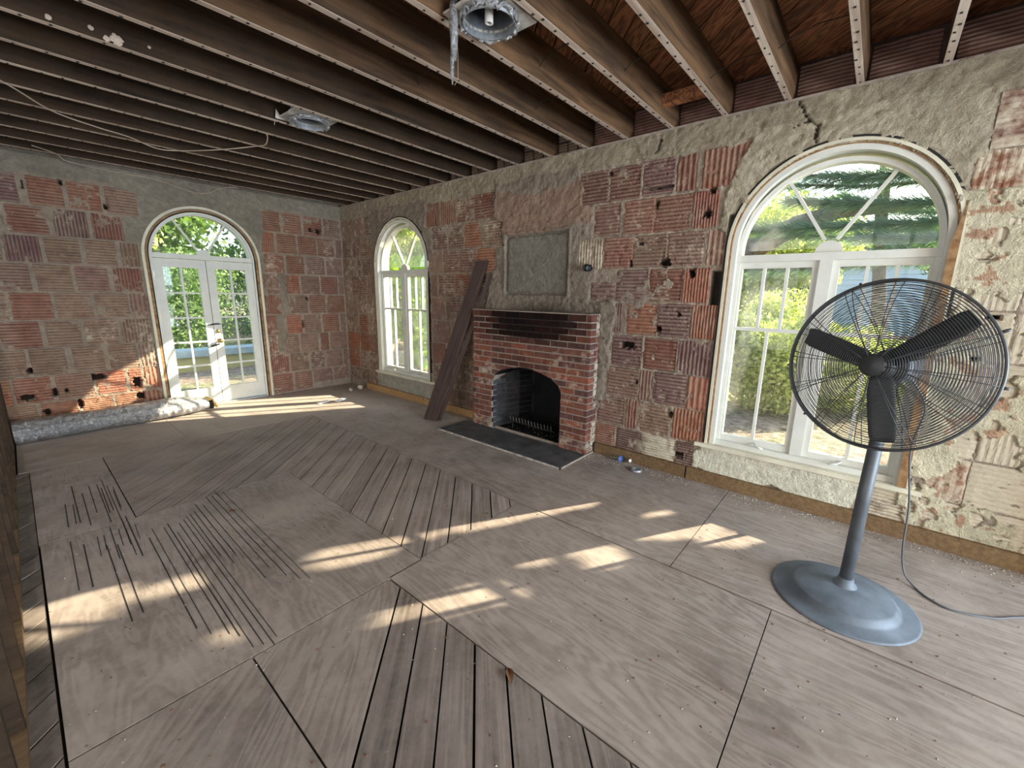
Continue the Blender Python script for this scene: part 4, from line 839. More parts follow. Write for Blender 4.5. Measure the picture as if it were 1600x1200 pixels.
# ------------------------------------------------------------------ ceiling cans
def can(cx, cy, rcx, rcy, label, pipe, loc):
    t = empty('ceiling_can', (cx, cy, H)); tag(t, label, 'light fixture', 'open round ceiling cans between the joists')
    b = MB(); n = 28; r = .135; z = H + .012; th = .012; x0, x1, y0, y1 = cx - .18, cx + .18, cy - .178, cy + .178
    def sq(a):
        c, s = math.cos(a), math.sin(a); k = .178 / max(abs(c), abs(s)); return (cx + c * k, cy + s * k)
    vs = []; 
    for i in range(n):
        a = 2 * PI * i / n + PI / 4; p = (rcx + r * math.cos(a), rcy + r * math.sin(a)); q = sq(a); j = R.uniform(-.004, .004)
        vs += [(p[0], p[1], z), (q[0], q[1], z + j), (q[0], q[1], z + th + j), (p[0], p[1], z + th)]
    fs = []
    for i in range(n):
        for k in range(4): j = (i + 1) % n; fs.append((i * 4 + k, i * 4 + (k + 1) % 4, j * 4 + (k + 1) % 4, j * 4 + k))
    b.add(vs, fs); b.build('plaster_plate', M_PLATE, t)
    b = MB(); b.lathe([(.135, H - .022), (.139, H - .022), (.139, H + .19), (.135, H + .19), (.135, H - .022)], Matrix.Translation((rcx, rcy, 0)), 36); b.build('metal_ring', M_GALV, t)
    b = MB(); rr = []; 
    for i in range(60):
        a = 2 * PI * i / 60; rr.append((rcx + (.143 + .014 * R.random()) * math.cos(a), rcy + (.143 + .014 * R.random()) * math.sin(a), H + .006 - .028 * R.random()))
    b.tube(rr, [.006 + .012 * R.random() for _ in rr], 6, closed=True); b.build('foil_collar', M_FOIL, t)
    MB().box((cx - .17, cy - .17, H + .19), (cx + .17, cy + .17, H + .2)).build('can_top', M_SOOT, t)
    if pipe:
        b = MB(); M_ = Matrix.Translation((rcx + .0, rcy - .0, H - .015)); b.lathe([(.014, 0), (.022, 0), (.022, .2), (.014, .2), (.014, 0)], M_, 18); b.build('pipe_stub', M_PVC, t)
        b = MB(); rr = [(-2.185, -5.33, H + .05), (-2.19, -5.33, H - .02), (-2.19, -5.335, H - .12), (-2.195, -5.335, H - .22)]
        b.tube(rr, [.02, .026, .02, .014], 7); b.tube([(-2.20, -5.33, H - .2), (-2.205, -5.332, H - .28), (-2.20, -5.33, H - .33)], [.011, .012, .003], 6); b.build('hanging_foil', M_FOIL, t)
        b = MB(); b.tube([(-2.17, -5.33, H), (-2.165, -5.335, H - .2), (-2.17, -5.34, H - .3), (-2.19, -5.335, H - .33)], .0012, 4); b.build('thread', M_CABLE, t)
    else:
        b = MB(); b.prism([(-.05, 0), (.04, .0), (.03, .05), (-.01, .03), (-.04, .07)], lambda a, d, z: Vector((-2.17 + a, -3.17 + d, H + .0 + z)), 0, .004); b.build('torn_flap', M_PLATE, t)
        b = MB(); b.tube([(-2.2, -3.10, H - .002), (-2.2, -3.09, H - .03)], .003, 5); b.build('thread', M_CABLE, t)
can(-2.02, -5.425, -2.03, -5.43, 'round ceiling can with pale pipe and hanging foil, nearest the camera', True, 0)
can(-2.01, -3.31, -2.0, -3.31, 'foil-ringed ceiling can farther from the camera, between dark joists', False, 0)
def cable(pts, r, label, name='cable', mat=None, cat='cable'):
    P = [Vector(p) for p in pts]; out = []
    for i in range(len(P) - 1):
        p0, p1, p2, p3 = P[max(i - 1, 0)], P[i], P[i + 1], P[min(i + 2, len(P) - 1)]
        for k in range(8):
            t = k / 8; out.append(.5 * ((2 * p1) + (-p0 + p2) * t + (2 * p0 - 5 * p1 + 4 * p2 - p3) * t * t + (-p0 + 3 * p1 - 3 * p2 + p3) * t ** 3))
    out.append(P[-1]); o = MB().tube(out, r, 7).build(name, mat or M_CABLE); tag(o, label, cat); return o
zc = H - .012
cable([(-4.05, -2.75, zc), (-3.693, -2.361, zc), (-3.433, -1.947, zc - .01), (-3.16, -1.76, zc - .01), (-2.927, -1.624, zc), (-2.7, -1.5, zc - .02), (-2.517, -1.512, zc), (-2.293, -1.928, zc - .015), (-2.073, -2.305, zc), (-2.06, -2.5, zc - .02), (-2.092, -2.648, zc), (-2.129, -2.73, zc + .004)], .0055, 'long pale cable strung across the undersides of the joists')
cable([(-3.5, -.50, zc + .0), (-3.32, -.301, zc), (-3.229, -.16, zc - .03), (-2.904, -.03, zc - .03), (-2.5, -.025, zc - .035), (-2.25, -.03, zc - .085), (-2.05, -.03, zc - .125), (-1.894, -.035, zc - .10), (-1.775, -.10, zc - .03), (-1.6, -.24, zc)], .005, 'pale cable sagging along the top of the back wall above the door')
# pipe stub in the wall by the fireplace
ps = empty('wall_pipe_stub', (-.02, -4.915, 1.921)); tag(ps, 'small dark round pipe stub in the wall, upper right of the fireplace', 'pipe')
Mx = Matrix.Translation((.0, -4.915, 1.921)) @ Matrix.Rotation(-PI / 2, 4, 'Y')
MB().lathe([(.026, 0), (.036, 0), (.036, .07), (.026, .07), (.026, 0)], Mx, 24).build('pipe', M_IRON, ps)
MB().lathe([(0, .03), (.026, .03)], Mx, 24).build('pipe_plug', M_GALV, ps, fix=False)

# ------------------------------------------------------------------ pedestal fan
fan = empty('pedestal_fan', (-1.08, -7.28, 0)); tag(fan, 'large grey industrial pedestal fan with round wire cage, in front of the window', 'fan')
b = MB(); b.lathe([(.0, .001), (.335, .001), (.335, .006), (.325, .011), (.262, .018), (.25, .028), (.236, .05), (.222, .058), (.1, .076), (.05, .082), (0, .083)], Matrix.Translation((-1.08, -7.28, 0)), 80); b.build('base', M_FBASE, fan)
b = MB(); b.lathe([(0, .07), (.06, .074), (.055, .085), (.042, .10), (.036, .125), (.0, .125)], Matrix.Translation((-1.06, -7.285, 0)), 32); b.build('collar', M_FBASE, fan)
pc = Vector((-1.06, -7.285, 0)); 
fc = Vector((-1.0934, -7.2469, 1.3276)); th, ph = 2.7693, .0871
fn = Vector((math.cos(th) * math.cos(ph), math.sin(th) * math.cos(ph), math.sin(ph))); e1 = fn.cross(Vector((0, 0, 1))).normalized(); e2 = e1.cross(fn)
pt = Vector((fc.x, fc.y, 0)) - Vector((fn.x, fn.y, 0)) * .16; pt.z = 1.27
MB().tube([(pc.x, pc.y, .1), (pc.x * .7 + pt.x * .3, pc.y * .7 + pt.y * .3, .6), (pt.x, pt.y, 1.18)], .0315, 24).build('pole', M_POLE, fan)
FM = Matrix(((e1.x, e2.x, fn.x, fc.x), (e1.y, e2.y, fn.y, fc.y), (e1.z, e2.z, fn.z, fc.z), (0, 0, 0, 1)))
MB().lathe([(0, -.30), (.05, -.30), (.085, -.27), (.092, -.13), (.08, -.085), (0, -.08)], FM, 32).build('motor', M_FAN, fan)
MB().lathe([(0, -.08), (.014, -.08), (.014, .04), (0, .04)], FM, 16).build('shaft', M_IRON, fan)
MB().box((pt.x - .045, pt.y - .035, 1.12), (pt.x + .045, pt.y + .035, 1.24)).build('yoke', M_FAN, fan)
RF = .4229
def dome(r, front):     # depth of the cage at radius r
    t = min(1, r / RF); 
    return (.078 * (1 - t ** 3.2)) if front else (-.105 * (1 - t ** 3.0))
for front in (True, False):
    b = MB(); n = 36 if front else 30
    for i in range(n):
        r = .055 + (RF - .012 - .055) * i / (n - 1); d = dome(r, front)
        b.tube([FM @ Vector((r * math.cos(2 * PI * k / 72), r * math.sin(2 * PI * k / 72), d)) for k in range(72)], .0019, 4, closed=True)
    b.build('front_guard' if front else 'rear_guard', M_FAN, fan)
    for k in range(12 if front else 8):
        a = math.radians(91 + 30 * k) if front else math.radians(20 + 45 * k)
        b = MB()
        for da in (-.035, .035):
            b.tube([FM @ Vector((r * math.cos(a + da * (.2 + .8 * r / RF) * 1.2), r * math.sin(a + da * (.2 + .8 * r / RF) * 1.2), dome(r, front) + (.003 if front else -.003))) for r in [.045 + (RF - .045) * q / 10 for q in range(11)]], .0021, 5)
        b.build('guard_spoke', M_FAN, fan)
MB().tube([FM @ Vector((RF * math.cos(2 * PI * k / 96), RF * math.sin(2 * PI * k / 96), 0)) for k in range(96)], .0065, 10, closed=True).build('guard_rim', M_FAN, fan)
MB().tube([FM @ Vector(((RF - .002) * math.cos(2 * PI * k / 96), (RF - .002) * math.sin(2 * PI * k / 96), -.018)) for k in range(96)], .005, 8, closed=True).build('guard_rim', M_FAN, fan)
MB().lathe([(0, .088), (.045, .086), (.054, .08), (.054, .074), (0, .074)], FM, 40).build('guard_badge', M_BLADE, fan)
for a in (18, 138, 258):
    A = math.radians(a); ca, sa_ = math.cos(A), math.sin(A); b = MB(); vs = []; nn_ = 12
    for i in range(nn_ + 1):
        r = .05 + (.385 - .05) * i / nn_; hw = .052 + .004 * math.sin(PI * i / nn_)
        if i == nn_: hw *= .82
        if i == 0: hw *= .75
        tw = math.radians(24 - 10 * i / nn_)
        for j in range(5):
            q = (j / 4 - .5) * 2 * hw; y = q * math.cos(tw); z = q * math.sin(tw) - .006 * (1 - (q / hw) ** 2)
            vs.append(FM @ Vector((ca * r - sa_ * y, sa_ * r + ca * y, z - .012)))
    for i in range(nn_):
        for j in range(4): pass
    fs = [(i * 5 + j, i * 5 + j + 1, (i + 1) * 5 + j + 1, (i + 1) * 5 + j) for i in range(nn_) for j in range(4)]
    b.add(vs, fs, True); o = b.build('fan_blade', M_BLADE, fan, fix=False); sm = o.modifiers.new('solid', 'SOLIDIFY'); sm.thickness = .002
MB().lathe([(0, .02), (.05, .018), (.062, .0), (.062, -.03), (.05, -.045), (0, -.05)], FM, 32).build('hub', M_BLADE, fan)
for a, l in ((152, .03), (-8, .02), (-176, .02), (-48, .018), (68, .016)):
    A = math.radians(a); p = FM @ Vector((RF * math.cos(A), RF * math.sin(A), -.01)); q = FM @ Vector(((RF + l) * math.cos(A), (RF + l) * math.sin(A), -.012))
    MB().tube([p, q], [.008, .006], 8).build('guard_clip', M_FAN, fan)
kn = FM @ Vector((.10, .02, -.2)); MB().tube([kn, kn + e1 * .05], [.012, .02], 12).build('adjusting_knob', M_BLADE, fan)
cable([(pt.x + .06, pt.y - .06, 1.28), (pt.x + .12, pt.y - .16, 1.10), (-.80, -7.45, .85), (-.72, -7.50, .5), (-.66, -7.52, .22), (-.64, -7.55, .06), (-.68, -7.60, .008), (-.76, -7.66, .006), (-.80, -7.75, .006), (-.74, -7.90, .006), (-.62, -8.03, .006), (-.4, -8.3, .006)], .0048, 'thin grey power cord hanging from the fan down to the floor', 'power_cord', M_CORD, 'cord')

# ------------------------------------------------------------------ small things on the floor
bt = empty('plastic_bottle', (-.10, -5.43, 0)); tag(bt, 'clear plastic bottle with blue label lying against the baseboard', 'bottle')
ax = Vector((.035, -.185, 0)).normalized(); Mb = Matrix.Translation((-.105, -5.345, .032)) @ ax.to_track_quat('Z', 'Y').to_matrix().to_4x4()
MB().lathe([(0, 0), (.026, 0), (.031, .008), (.030, .05), (.031, .12), (.026, .15), (.013, .175), (.013, .19)], Mb, 24).build('bottle_body', M_BOTTLE, bt, fix=False)
MB().lathe([(.0315, .085), (.0315, .115)], Mb, 24).build('label_band', M_BLUE, bt, fix=False)
MB().lathe([(0, .205), (.015, .205), (.015, .185)], Mb, 16).build('cap', M_PAPER, bt, fix=False)
fcn = empty('metal_lid', (-.195, -5.66, 0)); tag(fcn, 'round grey metal lid lying on the floor near the bottle', 'lid')
MB().lathe([(0, .008), (.03, .008), (.036, .022), (.05, .024), (.055, .012), (.055, .001), (0, .001)], Matrix.Translation((-.195, -5.66, 0)), 32).build('lid_body', M_GALV, fcn)
for (x, y, a, l) in [(-1.02, -1.03, .35, 'white paper packet on the floor, the one nearer the foil duct'), (-.77, -1.08, .5, 'white paper packet on the floor, the one nearer the corner')]:
    t = empty('paper_packet', (x, y, 0)); tag(t, l, 'packet', 'white packets on the far floor'); Mq = Matrix.Translation((x, y, 0)) @ Matrix.Rotation(a, 4, 'Z')
    MB().box((-.10, -.03, .001), (.10, .03, .014), Mq).build('sleeve', M_PAPER, t); MB().box((-.03, -.018, .014), (.07, -.004, .0148), Mq).build('printed_band', M_BLUE if x < -.9 else M_DARK, t)
    if x > -.9: MB().box((.10, -.012, .001), (.115, .012, .012), Mq).build('dark_end', M_DARK, t)
def curl(x, y, a, s, label):
    b = MB(); vs = []; n = 7
    for i in range(n):
        t = i / (n - 1); w_ = .35 * math.sin(PI * (t * .94 + .03)) * s
        for j in (-1, 0, 1): vs.append((x + math.cos(a) * (t - .5) * s * 1.6 - math.sin(a) * w_ * j, y + math.sin(a) * (t - .5) * s * 1.6 + math.cos(a) * w_ * j, .002 + abs(j) * w_ * .6 + .008 * math.sin(PI * t)))
    b.add(vs, [(i * 3 + j, i * 3 + j + 1, (i + 1) * 3 + j + 1, (i + 1) * 3 + j) for i in range(n - 1) for j in range(2)], True)
    o = b.build('dead_leaf', M_LEAD, None, fix=False); tag(o, label, 'leaf')
curl(-2.69, -6.20, .9, .05, 'curled brown dead leaf on the near grey floor planks')
curl(-3.02, -3.70, .3, .035, 'small brown dead leaf on the scored plywood sheet')
curl(-1.75, -5.16, 2.0, .02, 'tiny brown leaf at the end of the diagonal planks')
for (x, y, s, l) in [(-.35, -.62, .035, 'pale plaster lump by the near end of the orange baseboard'), (-.16, -.60, .05, 'largest plaster lump leaning at the end of the orange baseboard')]:
    b = MB(); bm_ = bmesh.new(); bmesh.ops.create_icosphere(bm_, subdivisions=2, radius=s)
    for v in bm_.verts: v.co *= R.uniform(.75, 1.1); v.co.z *= .8
    zm = min(v.co.z for v in bm_.verts); b.add([(v.co.x + x, v.co.y + y, v.co.z - zm + .001) for v in bm_.verts], [tuple(v.index for v in f.verts) for f in bm_.faces]); bm_.free()
    tag(b.build('plaster_lump', M_CHIP), l, 'rubble')

# ------------------------------------------------------------------ outdoors
GZ = -.30
gm = MB(); gm.add([(-30, .22, GZ), (60, .22, GZ), (60, 50, GZ), (-30, 50, GZ), (.22, -40, GZ), (60, -40, GZ), (.22, .22, GZ)], [(0, 1, 2, 3), (4, 5, 1, 6)]); g_ = gm.build('garden_ground', M_GROUND, fix=False); tag(g_, kind='structure')
MB().add([(-30, -40, GZ), (.22, -40, GZ), (.22, -8.66, GZ), (-30, -8.66, GZ)], [(0, 1, 2, 3)]).build('garden_ground', M_GROUND, g_, fix=False)
LIT = [[(-4.1, -4.05), (-3.921, -4.007), (-3.696, -4.099), (-3.689, -4.344), (-3.789, -4.441), (-4.1, -4.40)],
[(-3.656, -4.305), (-3.36, -4.372), (-3.148, -4.51), (-3.164, -4.61), (-3.368, -4.526), (-3.632, -4.408)],
[(-2.876, -4.677), (-2.669, -4.741), (-2.405, -4.9), (-2.36, -5.02), (-2.563, -5.028), (-2.807, -4.92), (-2.935, -4.823)],
[(-2.471, -4.885), (-2.134, -5.083), (-2.176, -5.133), (-2.435, -4.981)],
[(-2.094, -5.065), (-1.783, -5.185), (-1.388, -5.434), (-0.965, -5.697), (-1.07, -5.709), (-1.475, -5.498), (-1.842, -5.307), (-2.105, -5.152)],
[(-2.898, -5.427), (-2.829, -5.437), (-2.556, -5.583), (-2.345, -5.726), (-2.181, -5.942), (-2.279, -5.933), (-2.507, -5.786), (-2.793, -5.612), (-2.915, -5.513)],
[(-2.505, -5.578), (-2.288, -5.723), (-2.235, -5.825), (-2.485, -5.663)],
[(-2.363, -5.427), (-2.237, -5.482), (-2.129, -5.574), (-2.172, -5.604), (-2.349, -5.516)],
[(-2.109, -5.567), (-1.907, -5.657), (-1.735, -5.795), (-1.784, -5.838), (-1.955, -5.748), (-2.126, -5.626)],
[(-2.037, -5.657), (-1.834, -5.812), (-1.903, -5.886), (-2.048, -5.77)],
[(-1.762, -5.883), (-1.575, -5.995), (-1.482, -6.088), (-1.479, -6.157), (-1.654, -6.086), (-1.786, -5.938)],
[(-1.784, -5.999), (-1.491, -6.207), (-1.536, -6.228), (-1.731, -6.173), (-1.824, -6.069)],
[(-1.376, -6.024), (-1.122, -6.158), (-0.778, -6.41), (-0.60, -6.488), (-0.60, -6.65), (-0.975, -6.471), (-1.182, -6.322), (-1.279, -6.179)],
[(-0.992, -6.476), (-0.799, -6.593), (-0.6, -6.74), (-0.6, -6.90), (-0.945, -6.711), (-1.059, -6.538)],
[(-0.998, -6.055), (-0.758, -6.161), (-0.747, -6.232), (-0.899, -6.165)],
[(-3.46, -4.94), (-3.338, -5.02), (-3.317, -5.10), (-3.46, -5.05)], [(-3.25, -5.20), (-3.14, -5.22), (-3.15, -5.36), (-3.25, -5.32)]]
def lit_mask(P):
    """leaves whose shadow would fall on a sunlit patch of the floor, or that stand before the small window"""
    s = np.array(SUN); t = -P[:, 0] / s[0]; Q = P + s * t[:, None]; y, z = Q[:, 1], Q[:, 2]
    bad = (y > -2.42) & (y < -.85) & (z > .30) & (z < 2.75)
    inw = (y > -7.65) & (y < -6.1) & (z > .25) & (z < 2.8)
    k = -Q[:, 2] / s[2]; X = Q[:, 0] + s[0] * k; Y = Q[:, 1] + s[1] * k
    l = np.zeros(len(P), bool)
    for p in LIT:
        l |= inpoly(X, Y, p)
        for ox, oy in ((.025, 0), (-.025, 0), (0, .025), (0, -.025)): l |= inpoly(X + ox, Y + oy, p)
    return bad | (inw & l)
def leaves(name, mat, P, size, parent, droop=.3, aspect=.5, seed=1, filt=True):
    rs = np.random.RandomState(seed); P = np.asarray(P)
    if filt: P = P[~lit_mask(P)]
    n = len(P); d = rs.randn(n, 3); d[:, 2] -= droop; d /= np.linalg.norm(d, axis=1)[:, None]
    q = np.cross(d, rs.randn(n, 3)); q /= np.linalg.norm(q, axis=1)[:, None]; nn_ = np.cross(d, q)
    L = size * (.6 + .8 * rs.rand(n))[:, None]; W_ = L * aspect
    a = P - d * L / 2; b_ = P + d * L / 2; c = P + q * W_ / 2 + nn_ * W_ * .15; e = P - q * W_ / 2 + nn_ * W_ * .15
    V = np.stack([a, c, b_, e], 1).reshape(-1, 3); me = bpy.data.meshes.new(name)
    me.vertices.add(n * 4); me.vertices.foreach_set('co', V.reshape(-1).astype('f')); me.loops.add(n * 4); me.loops.foreach_set('vertex_index', np.arange(n * 4, dtype='i'))
    me.polygons.add(n); me.polygons.foreach_set('loop_start', np.arange(0, n * 4, 4, dtype='i')); me.polygons.foreach_set('loop_total', np.full(n, 4, dtype='i')); me.update(); me.validate()
    o = link(name, me, mat, parent); o['kind'] = 'stuff'; return o
def blob(rs, n, c, r, shell=.35):
    d = rs.randn(n, 3); d /= np.linalg.norm(d, axis=1)[:, None]; k = (shell + (1 - shell) * rs.rand(n)) [:, None]
    return np.array(c) + d * k * np.array(r)
def plant(name, label, cat, loc, blobs, trunk, mat, size, seed, n, aspect=.5, group=None, trunk_r=.08):
    t = empty(name, loc); tag(t, label, cat, group); rs = np.random.RandomState(seed)
    if trunk:
        for i, tr in enumerate(trunk): 
            pts = [Vector(p) for p in tr[0]]; b = MB().tube(pts, tr[1], 9); b.build('trunk' if i == 0 else 'branch', M_BARK, t)
    n = int(n * 3.2)
    tot = sum(b[1][0] * b[1][1] + b[1][1] * b[1][2] + b[1][0] * b[1][2] for b in blobs)
    P = np.concatenate([blob(rs, max(20, int(n * (b[1][0] * b[1][1] + b[1][1] * b[1][2] + b[1][0] * b[1][2]) / tot)), b[0], b[1]) for b in blobs])
    P = P[P[:, 2] > GZ + .02]; P = P[~((P[:, 0] < .5) & (P[:, 1] < .45))]
    leaves('foliage', mat, P, size, t, seed=seed, aspect=aspect); return t
# yellow-green hedge outside the big window
rs0 = random.Random(4)
hx = [(4.6, -4.3, 1.2), (4.9, -5.2, 1.35), (4.4, -6.0, 1.25), (5.3, -6.8, 1.2), (6.6, -7.6, 1.0), (5.6, -3.4, 1.5), (7.6, -5.6, 1.7)]
lab = ['yellow-green shrub outside the big window, at its left edge', 'bushy yellow-green shrub behind the left sash of the big window', 'low yellow-green shrub nearest the big window', 'yellow-green shrub behind the mullion of the big window', 'small yellow-green shrub seen low through the fan cage', 'yellow-green shrub behind the others, left of the big window', 'tall yellow-green shrub at the back of the hedge']
for i, (x, y, h) in enumerate(hx):
    plant('shrub', lab[i], 'shrub', (x, y, GZ), [((x, y, GZ + h * .62), (.62, .72, h * .68)), ((x + .3, y + .4, GZ + h * .9), (.5, .5, .6))], [([(x, y, GZ), (x + .05, y, GZ + h * .5), (x + .15, y + .1, GZ + h)], [.03, .022, .01])], M_LEAFY, .085, 20 + i, 2600, .5, 'shrubs outside the big window')
# leafy tree masses
def canopy(x, y, z, s, k, seed):
    rs = random.Random(seed); return [((x + rs.uniform(-s, s), y + rs.uniform(-s, s), z + rs.uniform(-s * .6, s * .6)), (s * .55, s * .55, s * .4)) for _ in range(k)]
plant('tree', 'leafy tree behind the hedge with a thick leaning trunk, left in the big window arch', 'tree', (9.5, -3.2, GZ), canopy(9.5, -2.6, 5.0, 2.4, 7, 3), [([(8.6, -3.2, GZ), (8.1, -4.0, 2.1), (8.0, -4.75, 2.85), (8.0, -5.56, 3.3), (7.9, -6.3, 3.5), (7.8, -7.6, 3.45)], [.45, .34, .27, .21, .16, .07])], M_LEAFG, .14, 41, 5200, group=None)
plant('tree', 'slim straight tree trunk behind the right sash of the big window', 'tree', (8, -7.3, GZ), canopy(8.2, -7.2, 6.8, 1.6, 5, 5), [([(8, -7.43, GZ), (8, -7.2, 1.7), (8, -7.02, 3.0), (8.1, -6.9, 4.6), (8.2, -6.9, 6.4)], [.13, .12, .11, .10, .06])], M_LEAFG, .13, 42, 2600)
plant('tree', 'far leafy tree on the right side of the big window view', 'tree', (17, -11, GZ), canopy(17, -11.5, 3.2, 2.8, 7, 9), [([(17, -11, GZ), (17, -11, 2)], [.2, .15])], M_LEAFG, .24, 43, 3600)
plant('tree', 'far leafy tree on the left side of the big window view', 'tree', (15, -2.5, GZ), canopy(15, -2.5, 2.6, 3.0, 8, 10), [([(15, -2.5, GZ), (15, -2.5, 2)], [.2, .15])], M_LEAFY, .22, 44, 4600)
# conifer with long feathery boughs across the arch
cf = empty('conifer', (10, -9.5, GZ)); tag(cf, 'blue-green conifer with long feathery boughs across the big window arch', 'tree')
MB().tube([(10, -9.5, GZ), (10, -9.5, 7)], [.16, .08], 10).build('trunk', M_BARK, cf)
def bough(p0, p1, sag, dens, ln, sd):
    p0, p1 = np.array(p0), np.array(p1); rs = np.random.RandomState(sd); n = dens; t = rs.rand(n)[:, None] ** .8
    c = p0 + (p1 - p0) * t; c[:, 2] += (-sag * np.sin(PI * t[:, 0])); b = MB().tube([tuple(p0 + (p1 - p0) * k / 10 + np.array([0, 0, -sag * math.sin(PI * k / 10)])) for k in range(11)], [.035 * (1 - k / 14) for k in range(11)], 6); b.build('bough', M_BARK, cf)
    ax = (p1 - p0) / np.linalg.norm(p1 - p0); rad = rs.randn(n, 3); rad -= (rad @ ax)[:, None] * ax; rad[:, 2] *= .55; rad /= np.linalg.norm(rad, axis=1)[:, None]
    d = rad * .75 + ax * .75 + rs.randn(n, 3) * .12; d /= np.linalg.norm(d, axis=1)[:, None]; L = ln * (.6 + .8 * rs.rand(n)) [:, None]
    keep = ~(lit_mask(c + d * L / 2) | lit_mask(c + d * L) | lit_mask(c)); c, d, L, rad = c[keep], d[keep], L[keep], rad[keep]
    wv = np.cross(d, rad) * .009; e = c + d * L
    V = np.stack([c - wv, c + wv, e + wv * .3, e - wv * .3], 1).reshape(-1, 3); m = len(c); me = bpy.data.meshes.new('needles')
    me.from_pydata(V.tolist(), [], np.arange(m * 4).reshape(-1, 4).tolist()); o = link('needles', me, M_NEEDLE, cf); o['kind'] = 'stuff'
for i, (p0, p1, s, d) in enumerate([((7.4, -10, 3.1), (5.6, -4.9, 2.95), .05, 4200), ((7.6, -9.6, 3.4), (6.2, -5.6, 3.5), .1, 3200), ((7.8, -9.5, 4.3), (6.2, -5.5, 4.0), .25, 3400), ((7.9, -9.3, 5.0), (6.4, -6.2, 4.5), .2, 2600), ((7.0, -9.6, 2.3), (5.9, -7.2, 2.45), .1, 1700), ((6.9, -9.8, 2.8), (6.0, -6.8, 2.75), .1, 1500)]): bough(p0, p1, s, d, .30, 60 + i)
for i in range(11):
    zz = 2.5 + .3 * i; a = (10 - .25 * i, -9.3 + .3 * (i % 3), zz + .5); bough(a, (5.6 + .9 * (i % 4), -4.9 - .75 * (i % 4), zz - .3 + .45 * (i % 3)), .22, 1900, .26, 90 + i)
# shade tree south-east of the house: its crown filters the low sun
st_ = empty('shade_tree', (5.2, -10.6, GZ)); tag(st_, 'dense leafy shade tree beside the big window, casting the dappled shade', 'tree')
MB().tube([(5.2, -11.2, GZ), (5.1, -10.9, 2.0), (4.9, -10.3, 3.6)], [.22, .18, .1], 12).build('trunk', M_BARK, st_)
rs = np.random.RandomState(77); n = 30000; yy = rs.uniform(-7.75, -6.05, n); zz = rs.uniform(.2, 2.75, n); tt = rs.uniform(3.6, 6.4, n)
P = np.stack([np.zeros(n), yy, zz], 1) - np.array(SUN) * tt[:, None]; P = P[P[:, 2] > .3]
leaves('foliage', M_LEAFG, P, .075, st_, seed=78, aspect=.55)
P = blob(rs, 5000, (4.9, -10.6, 4.6), (1.5, 1.3, 1.0)); leaves('foliage', M_LEAFG, P, .09, st_, seed=79)
# distant tree line that closes the view
for i, (x, y, hgt, lb) in enumerate([(24, 3.5, 5.5, 'tall distant tree beyond the hedge, left in the big window'), (30, -3.0, 6, 'tall distant tree behind the blue house, left of its roof'), (27, -17, 6, 'tall distant tree to the right of the blue house'), (21, 11, 6, 'distant tree seen through the right half of the small window'), (15, 17, 6, 'distant tree seen through the middle of the small window'), (9, 21, 6, 'distant tree seen through the left half of the small window'), (-8, 17, 5.5, 'distant tree beyond the yard, left in the french door'), (0.5, 19, 6, 'distant tree beyond the yard, middle of the french door'), (8, 15, 5, 'distant tree beyond the yard, right in the french door')]):
    plant('tree', lb, 'tree', (x, y, GZ), canopy(x, y, hgt * .75, 3.6, 9, 50 + i) + [((x, y, hgt * .4), (4.2, 4.2, hgt * .4))], [([(x, y, GZ), (x, y, hgt * .7)], [.3, .15])], M_LEAFG if i % 2 else M_LEAFY, .30, 130 + i, 4200, .6)
# far house
hs_ = empty('house', (25, -7, GZ)); tag(hs_, 'pale blue house far behind the garden, seen through the right sash', 'house')
MB().box((24.5, -13, GZ), (30, -4.6, 3.4)).build('house_wall', M_HOUSE, hs_)
MB().prism([(-13.5, 3.4), (-4.0, 3.4), (-8.8, 5.2)], lambda a, d, z: Vector((d, a, z)), 24.2, 30).build('roof', M_MORTAR, hs_)
for k in range(14): MB().box((24.47, -13, GZ + .2 + k * .25), (24.5, -4.6, GZ + .215 + k * .25)).build('siding_line', M_WHITE, hs_)
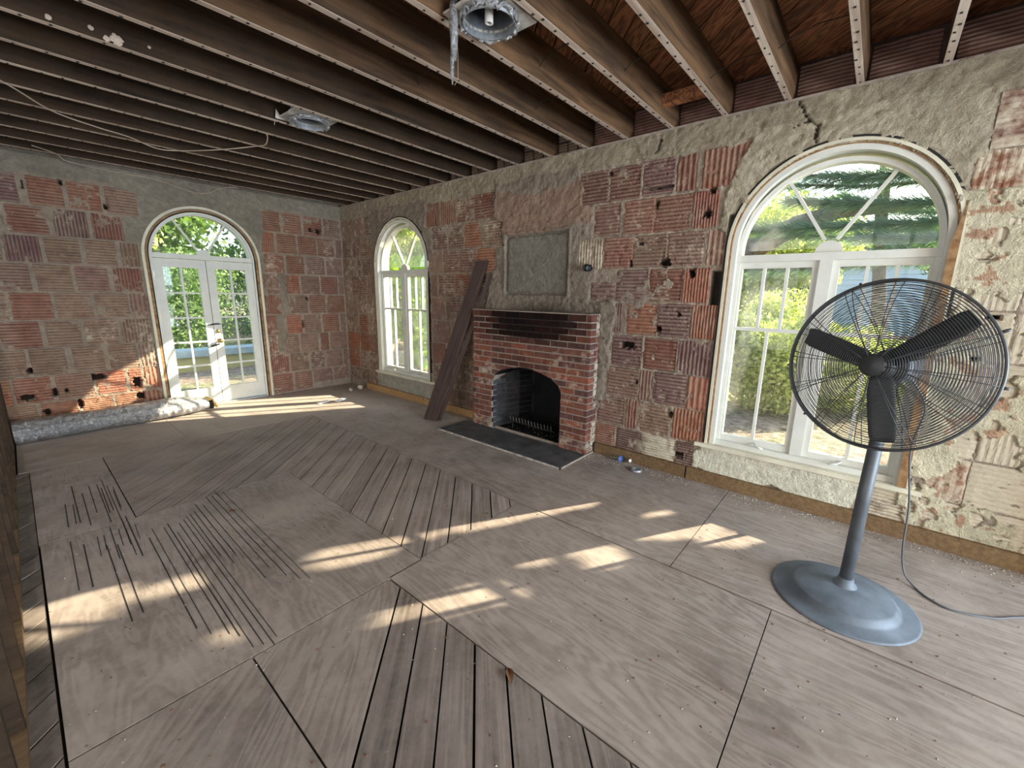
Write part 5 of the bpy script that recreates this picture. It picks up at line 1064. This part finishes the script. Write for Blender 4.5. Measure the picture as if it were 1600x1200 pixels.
# outside the small window: big bright leaves, slim stems
plant('shrub', 'tall leafy plant with large bright leaves right outside the small window', 'shrub', (1.9, .9, GZ), [((1.9, 1.3, 1.5), (.7, .8, 1.0)), ((2.2, .5, .6), (.6, .7, .9)), ((2.6, 1.9, 2.0), (.8, .6, .6))], [([(1.9, .9, GZ), (1.95, 1.1, 1.2), (1.9, 1.3, 2.2)], [.03, .025, .012])], M_BIGLEAF, .24, 90, 420, .55)
plant('shrub', 'green shrub mass farther out from the small window', 'shrub', (5, 3.6, GZ), [((5.2, 3.8, .9), (1.5, 1.6, 1.3)), ((6.2, 5.6, 1.6), (1.6, 1.6, 1.7))], [([(5, 3.6, GZ), (5, 3.6, 1)], [.05, .03])], M_LEAFG, .14, 91, 4200)
plant('tree', 'pale green tree filling the small window arch', 'tree', (9, 8, GZ), canopy(9, 8, 4.2, 2.6, 8, 21), [([(9, 8, GZ), (9, 8, 3)], [.16, .12])], M_LEAFY, .2, 92, 4200)
# outside the french door
pw = empty('garden_pool_wall', (-1.0, 3.45, GZ)); tag(pw, 'low pale yellow garden wall with blue coping, outside the french door', 'wall')
MB().box((-4.6, 3.3, GZ), (3.2, 3.6, .29)).build('wall_body', M_POOL, pw); MB().box((-4.65, 3.25, .29), (3.25, 3.8, .42)).build('coping', M_POOLTOP, pw)
MB().box((-5, .25, GZ), (3.4, 3.3, -.01)).build('yard_terrace', M_GROUND, g_)
for i, (x, y, r, lb) in enumerate([(-3.6, 7.2, 1.4, 'green shrub behind the pool wall, left in the french door'), (-.9, 7.6, 1.5, 'green shrub behind the pool wall, centre of the french door'), (1.8, 7.4, 1.5, 'green shrub behind the pool wall, right in the french door')]):
    plant('shrub', lb, 'shrub', (x, y, GZ), [((x, y, .9), (r, r, 1.3)), ((x + .4, y + .5, 1.9), (r * .8, r, .9))], [([(x, y, GZ), (x, y, .8)], [.05, .03])], M_LEAFG, .10, 100 + i, 4200, group='shrubs behind the pool wall')
for i, (x, y, lb) in enumerate([(-4.2, 10.5, 'yellow-green tree seen in the left half of the door arch'), (-.6, 11.5, 'yellow-green tree seen in the middle of the door arch'), (3.4, 10.8, 'green tree seen in the right half of the door arch')]):
    plant('tree', lb, 'tree', (x, y, GZ), canopy(x, y, 4.6, 2.3, 8, 31 + i), [([(x, y, GZ), (x + .2, y, 2.4), (x, y, 4.5)], [.2, .15, .08])], M_LEAFY if i < 2 else M_LEAFG, .13, 110 + i, 5200, group='trees beyond the french door')
# eave above the fireplace wall, cuts the top of the sunbeam
MB().box((.2, -9.0, 2.80), (.66, .9, 2.86)).build('eave_board', M_WHITE, wall_right)
MB().box((-4.6, .2, 3.0), (.66, .66, 3.06)).build('eave_board', M_WHITE, wall_back)
